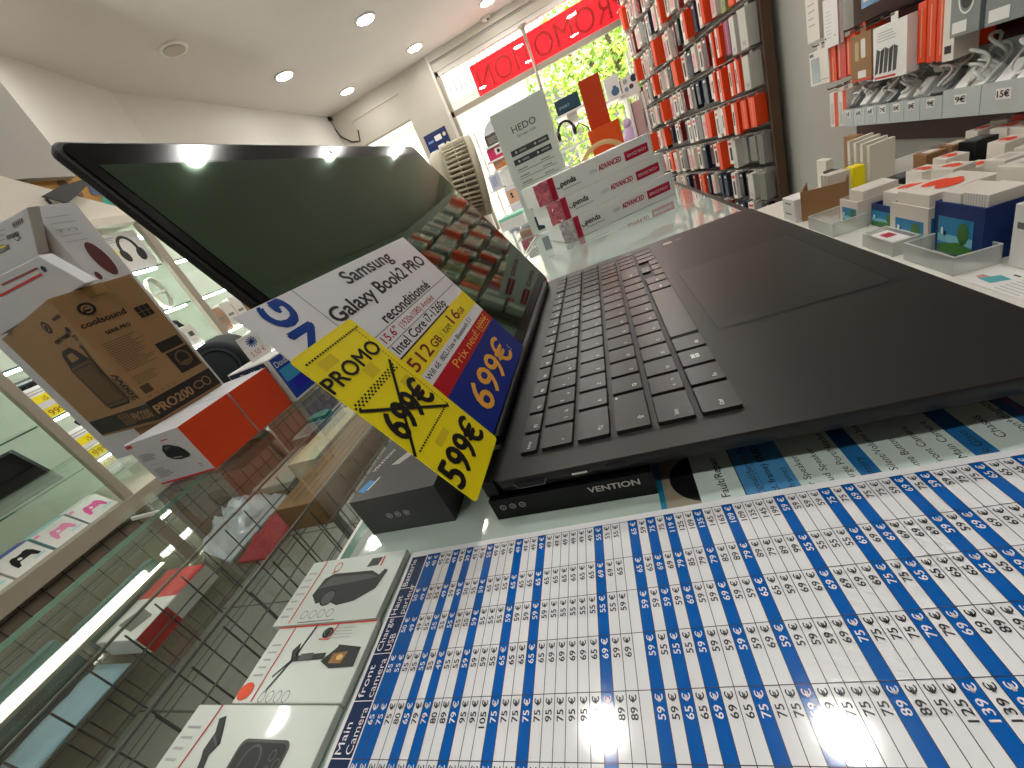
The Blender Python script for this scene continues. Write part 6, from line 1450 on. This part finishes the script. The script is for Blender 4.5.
for v in (0.012,): b.tube([fc + FA * v + (q0 * math.cos(a) + e0 * math.sin(a)) * R_ * 0.94 for a in [2 * PI * i / 36 for i in range(36)]], 0.003, fm, 5, True)
b.build('side_grille', fan)
b = B()
for i in range(6): b.tube([fc + FA * 0.09 + (q0 * math.cos(a) + e0 * math.sin(a)) * R_ * (0.15 + 0.14 * i) for a in [2 * PI * k / 32 for k in range(32)]], 0.0025, fm, 5, True)
for i in range(16):
    a = 2 * PI * i / 16; d_ = q0 * math.cos(a) + e0 * math.sin(a); b.bar(fc + FA * 0.09 + d_ * R_ * 0.1, fc + FA * 0.09 + d_ * R_ * 0.93, 0.0022, fm, 4)
b.build('front_grille', fan)
for i in range(4):
    a = 2 * PI * i / 4; d_ = q0 * math.cos(a) + e0 * math.sin(a); g_ = FA.cross(d_); b = B(); c0 = fc + FA * 0.02
    k = b.add([c0 + d_ * 0.02 + g_ * 0.01 + FA * 0.01, c0 + d_ * R_ * 0.75 + g_ * 0.05 + FA * 0.02, c0 + d_ * R_ * 0.8 - g_ * 0.035 - FA * 0.015, c0 + d_ * 0.02 - g_ * 0.01 - FA * 0.01]); b.face((k, k + 1, k + 2, k + 3), fm); b.face((k + 3, k + 2, k + 1, k), fm); b.build('blade', fan)
b = B(); b.tube((fc - FA * 0.07 - ZV * 0.05, fc - FA * 0.06 - ZV * 0.19, Vector((fc.x - FA.x * 0.06, fc.y - FA.y * 0.06, 0.05))), 0.018, fd, 12); b.build('pole', fan)
b = B(); b.lathe((fc.x - FA.x * 0.06, fc.y - FA.y * 0.06, 0.0), ZV, ((0.19, 0), (0.19, 0.02), (0.05, 0.05), (0.03, 0.09)), fd, 28); b.build('base', fan)
# ================================================================ SHOP WINDOW DISPLAY
Yw = 4.55
def wx(px, py, Y=Yw): return at(px, py, Y=Y)
rack = thing('window_rack', (-0.2, 4.7, 0), 'white display shelving standing inside the shop window', 'shelving')
rw = mat('display white', (236, 232, 226), 0.45)
def board(x0, x1, z, y0=Yw - 0.02, y1=Yw + 0.42): b = B(); b.box(x0, x1, y0, y1, z - 0.018, z, rw); b.build('shelf', rack)
items = [
 # name, px TL, px BR, depth, material, label, extra
 ('screen_box', (553, 96), (582, 112), 0.18, mat('box dark teal', (26, 58, 74), 0.4), 'dark teal electronics box in the window above the camera', 'T'),
 ('gadget_box', (566, 108), (578, 122), 0.12, mat('box pale grey', (206, 200, 190), 0.5), 'pale patterned box in the window under the teal one', 'P'),
 ('white_box', (604, 76), (621, 98), 0.16, WHITE, 'white box with a blue vase picture in the window', 'V'),
 ('white_box', (620, 75), (640, 93), 0.16, WHITE, 'white box with round pictures beside the case rack', 'C'),
 ('stacked_box', (484, 133), (501, 145), 0.16, mat('box umber', (82, 70, 66), 0.5), 'dark umber box highest in the window left of the poster', 'G'),
 ('stacked_box', (486, 147), (505, 159), 0.16, mat('box pink', (206, 44, 96), 0.45), 'pink and white box in the window under the umber one', 'K'),
 ('stacked_box', (492, 157), (508, 168), 0.14, mat('box amber', (206, 120, 40), 0.45), 'amber box in the window under the pink one', 'G'),
 ('framed_box', (489, 174), (500, 190), 0.14, mat('box lilac white', (214, 214, 226), 0.45), 'pale lilac framed box in the window beside the fan', 'W'),
 ('framed_box', (502, 168), (514, 186), 0.14, WHITE, 'plain white box in the window beside the poster', 'N'),
 ('framed_box', (506, 189), (521, 203), 0.14, mat('box peach', (226, 176, 150), 0.45), 'peach box with a small black figure beside the poster', 'F'),
]
done = []
for nm_, a, c, d_, m_, l, kd in items:
    cx_, cy_ = (a[0] + c[0]) / 2, (a[1] + c[1]) / 2
    P, Q = wx(*a), wx(*c); ctr = wx(cx_, cy_)
    hw = abs(wx(c[0], cy_).x - wx(a[0], cy_).x) / 2 * 0.92; hh = abs(wx(cx_, a[1]).z - wx(cx_, c[1]).z) / 2 * 1.05
    x0, x1, z0, z1 = ctr.x - hw, ctr.x + hw, ctr.z - hh, ctr.z + hh
    t = thing(nm_, (ctr.x, Yw + d_ / 2, z0), l, 'box', 'boxes in the shop window'); b = B(); b.box(x0, x1, Yw, Yw + d_, z0 + 0.0006, z1, m_); F = Face((x0, Yw, z0), XV, ZV); w_, h_ = x1 - x0, z1 - z0
    if kd == 'T': b.text(F, w_ * 0.12, h_ * 0.35, h_ * 0.18, 'SMART', mat('teal lettering', (150, 180, 190), 0.5), w=w_ * 0.45, l=0.001)
    if kd in 'PG': b.greek(F, w_ * 0.15, h_ * 0.2, w_ * 0.85, h_ * 0.8, 4, LGREY, 0.4)
    if kd == 'V': b.disc(F, w_ * 0.62, h_ * 0.25, w_ * 0.28, h_ * 0.2, mat('vase blue', (70, 110, 140), 0.4)); b.rect(F, w_ * 0.5, h_ * 0.4, w_ * 0.74, h_ * 0.52, mat('vase blue', (70, 110, 140), 0.4), 0.0006)
    if kd == 'C':
        for u, v, s_, mm in ((0.25, 0.75, 0.13, LGREY), (0.55, 0.35, 0.13, mat('box umber', (82, 70, 66), 0.5)), (0.25, 0.3, 0.12, mat('dot blue', (130, 150, 170), 0.5)), (0.78, 0.75, 0.2, mat('box dark teal', (26, 58, 74), 0.4))): b.disc(F, w_ * u, h_ * v, w_ * s_, w_ * s_, mm, 0.0006, 16)
    if kd == 'K': b.rect(F, w_ * 0.5, h_ * 0.3, w_ * 0.95, h_ * 0.9, WHITE); b.disc(F, w_ * 0.72, h_ * 0.6, w_ * 0.1, w_ * 0.1, BLACK, 0.0008, 10)
    if kd == 'W': b.rect(F, w_ * 0.2, h_ * 0.15, w_ * 0.85, h_ * 0.85, mat('lilac panel', (170, 174, 204), 0.45))
    if kd == 'F': b.disc(F, w_ * 0.4, h_ * 0.7, w_ * 0.1, w_ * 0.1, BLACK, 0.0006, 10); b.poly(F, [(w_ * 0.3, h_ * 0.4), (w_ * 0.55, h_ * 0.4), (w_ * 0.42, h_ * 0.65)], BLACK, 0.0006)
    b.build('carton', t, bevel=0.002)
    board(x0 - 0.03, min(x1 + 0.03, 0.66), z0)
    done.append((x0, x1, z0))
xs0, xs1 = min(d[0] for d in done) - 0.05, min(0.66, max(d[1] for d in done) + 0.05)
for x in (xs0, -0.02, xs1):
    b = B(); b.box(x - 0.012, x + 0.012, Yw + 0.38, Yw + 0.42, 0, 1.75, rw); b.build('post', rack)
cb = wx(617, 118); b = B()
for x in (cb.x - 0.13, cb.x + 0.13, cb.x + 0.26): b.box(x - 0.010, x + 0.010, Yw - 0.02, Yw + 0.36, cb.z - 0.24, cb.z + 0.11, rw)
b.box(cb.x - 0.13, cb.x + 0.26, Yw - 0.02, Yw + 0.36, cb.z - 0.258, cb.z - 0.24, rw); b.build('cube_shelf', rack)
fg = wx(629, 128); t = thing('figurine', (fg.x, Yw + 0.1, cb.z - 0.24), 'small lilac figurine in the white cube shelf', 'figurine'); b = B(); li = mat('lilac plastic', (200, 170, 206), 0.45)
b.lathe((fg.x, Yw + 0.1, cb.z - 0.2398), ZV, ((0.07, 0), (0.075, 0.03), (0.05, 0.10), (0.028, 0.13)), li, 18); b.lathe((fg.x, Yw + 0.1, cb.z - 0.12), ZV, ((0.01, 0), (0.04, 0.02), (0.045, 0.05), (0.02, 0.085), (0.005, 0.09)), li, 18); b.build('body', t)
b = B(); b.lathe((fg.x, Yw + 0.1, cb.z - 0.2395), ZV, ((0.085, 0), (0.085, 0.015), (0.075, 0.016)), PLAST, 18); b.build('stand', t)
b = B(); b.box(cb.x + 0.15, cb.x + 0.235, Yw, Yw + 0.1, cb.z - 0.2395, cb.z + 0.06, mat('box dusty pink', (196, 160, 160), 0.45)); o = b.build('pink_pack'); tag(o, 'dusty pink pack in the right cell of the cube shelf', 'pack')
hp = wx(567, 132); t = thing('headphones', (hp.x, Yw - 0.15, hp.z - 0.13), 'black headphones with a looping cable in the window', 'headphones'); b = B()
zc = hp.z
b.tube([(hp.x + 0.075 * math.cos(a), Yw - 0.15, zc + 0.085 * math.sin(a)) for a in [PI * k / 12 for k in range(13)]], 0.012, PLAST, 8); b.build('band', t)
for s_ in (-1, 1):
    b = B(); b.lathe((hp.x + s_ * 0.060, Yw - 0.15, zc - 0.015), XV * s_, ((0.03, 0), (0.045, 0.01), (0.045, 0.03), (0.02, 0.035)), PLAST, 16); b.build('ear_cup', t)
b = B(); b.tube([(hp.x + 0.06, Yw - 0.15, zc - 0.05), (hp.x + 0.13, Yw - 0.16, zc + 0.02), (hp.x + 0.2, Yw - 0.15, zc - 0.05), (hp.x + 0.21, Yw - 0.15, zc - 0.13)], 0.006, PLAST, 6); b.build('cable', t)
b = B(); b.box(hp.x - 0.12, hp.x + 0.24, Yw - 0.24, Yw - 0.02, zc - 0.15, zc - 0.135, rw); b.bar((hp.x, Yw - 0.15, zc - 0.136), (hp.x, Yw - 0.15, zc + 0.075), 0.008, rw, 8); b.build('headphone_stand', rack)
b = B(); b.box(-1.18, 0.62, 4.45, 5.05, 0.70, 0.72, rw); b.box(-1.18, 0.62, 4.47, 5.03, 0.0, 0.70, rw); b.build('platform', rack)
mn = wx(516, 213); t = thing('mint_box', (mn.x, Yw - 0.4, 0.0), 'mint-topped white box low in the window beside the poster', 'box'); b = B(); b.box(mn.x - 0.10, mn.x + 0.16, Yw - 0.5, Yw - 0.15, 0.0005, mn.z, WHITE); b.box(mn.x - 0.10, mn.x + 0.16, Yw - 0.5, Yw - 0.15, mn.z, mn.z + 0.03, mat('mint lid', (140, 210, 186), 0.4)); b.build('carton', t, bevel=0.003)
# blue poster on the pier
q = [at(x, y, Y=5.085) for x, y in ((422, 138), (443, 126), (457, 152), (434, 158))]
t = thing('blue_poster', (q[0].x + 0.14, 5.085, q[3].z), 'dark blue poster with white tags taped to the pier by the fan', 'poster'); x0, x1, z0, z1 = (q[0].x + q[3].x) / 2, (q[1].x + q[2].x) / 2, (q[2].z + q[3].z) / 2, (q[0].z + q[1].z) / 2
b = B(); b.box(x0, x1, 5.083, 5.0895, z0 - 0.12, z1, mat('poster navy', (20, 38, 92), 0.4)); F = Face((x0, 5.083, z0), XV, ZV); w_, h_ = x1 - x0, z1 - z0
for v in (0.62, 0.25, -0.12): b.poly(F, b.rr(w_ * 0.42, h_ * v, w_ * 0.72, h_ * (v + 0.2), 0.01), WHITE); b.disc(F, w_ * 0.86, h_ * (v + 0.12), w_ * 0.07, w_ * 0.07, mat('poster tag yellow', (206, 200, 150), 0.5), 0.0005, 10); b.rect(F, w_ * 0.1, h_ * (v + 0.02), w_ * 0.34, h_ * (v + 0.1), mat('poster light blue', (120, 150, 210), 0.5))
b.build('sheet', t)
b = B(); b.box(0.80, 1.11, 4.98, 5.07, 2.06, 2.34, mat('shutter box tan', (190, 164, 138), 0.5)); struct(b, 'trim_3')
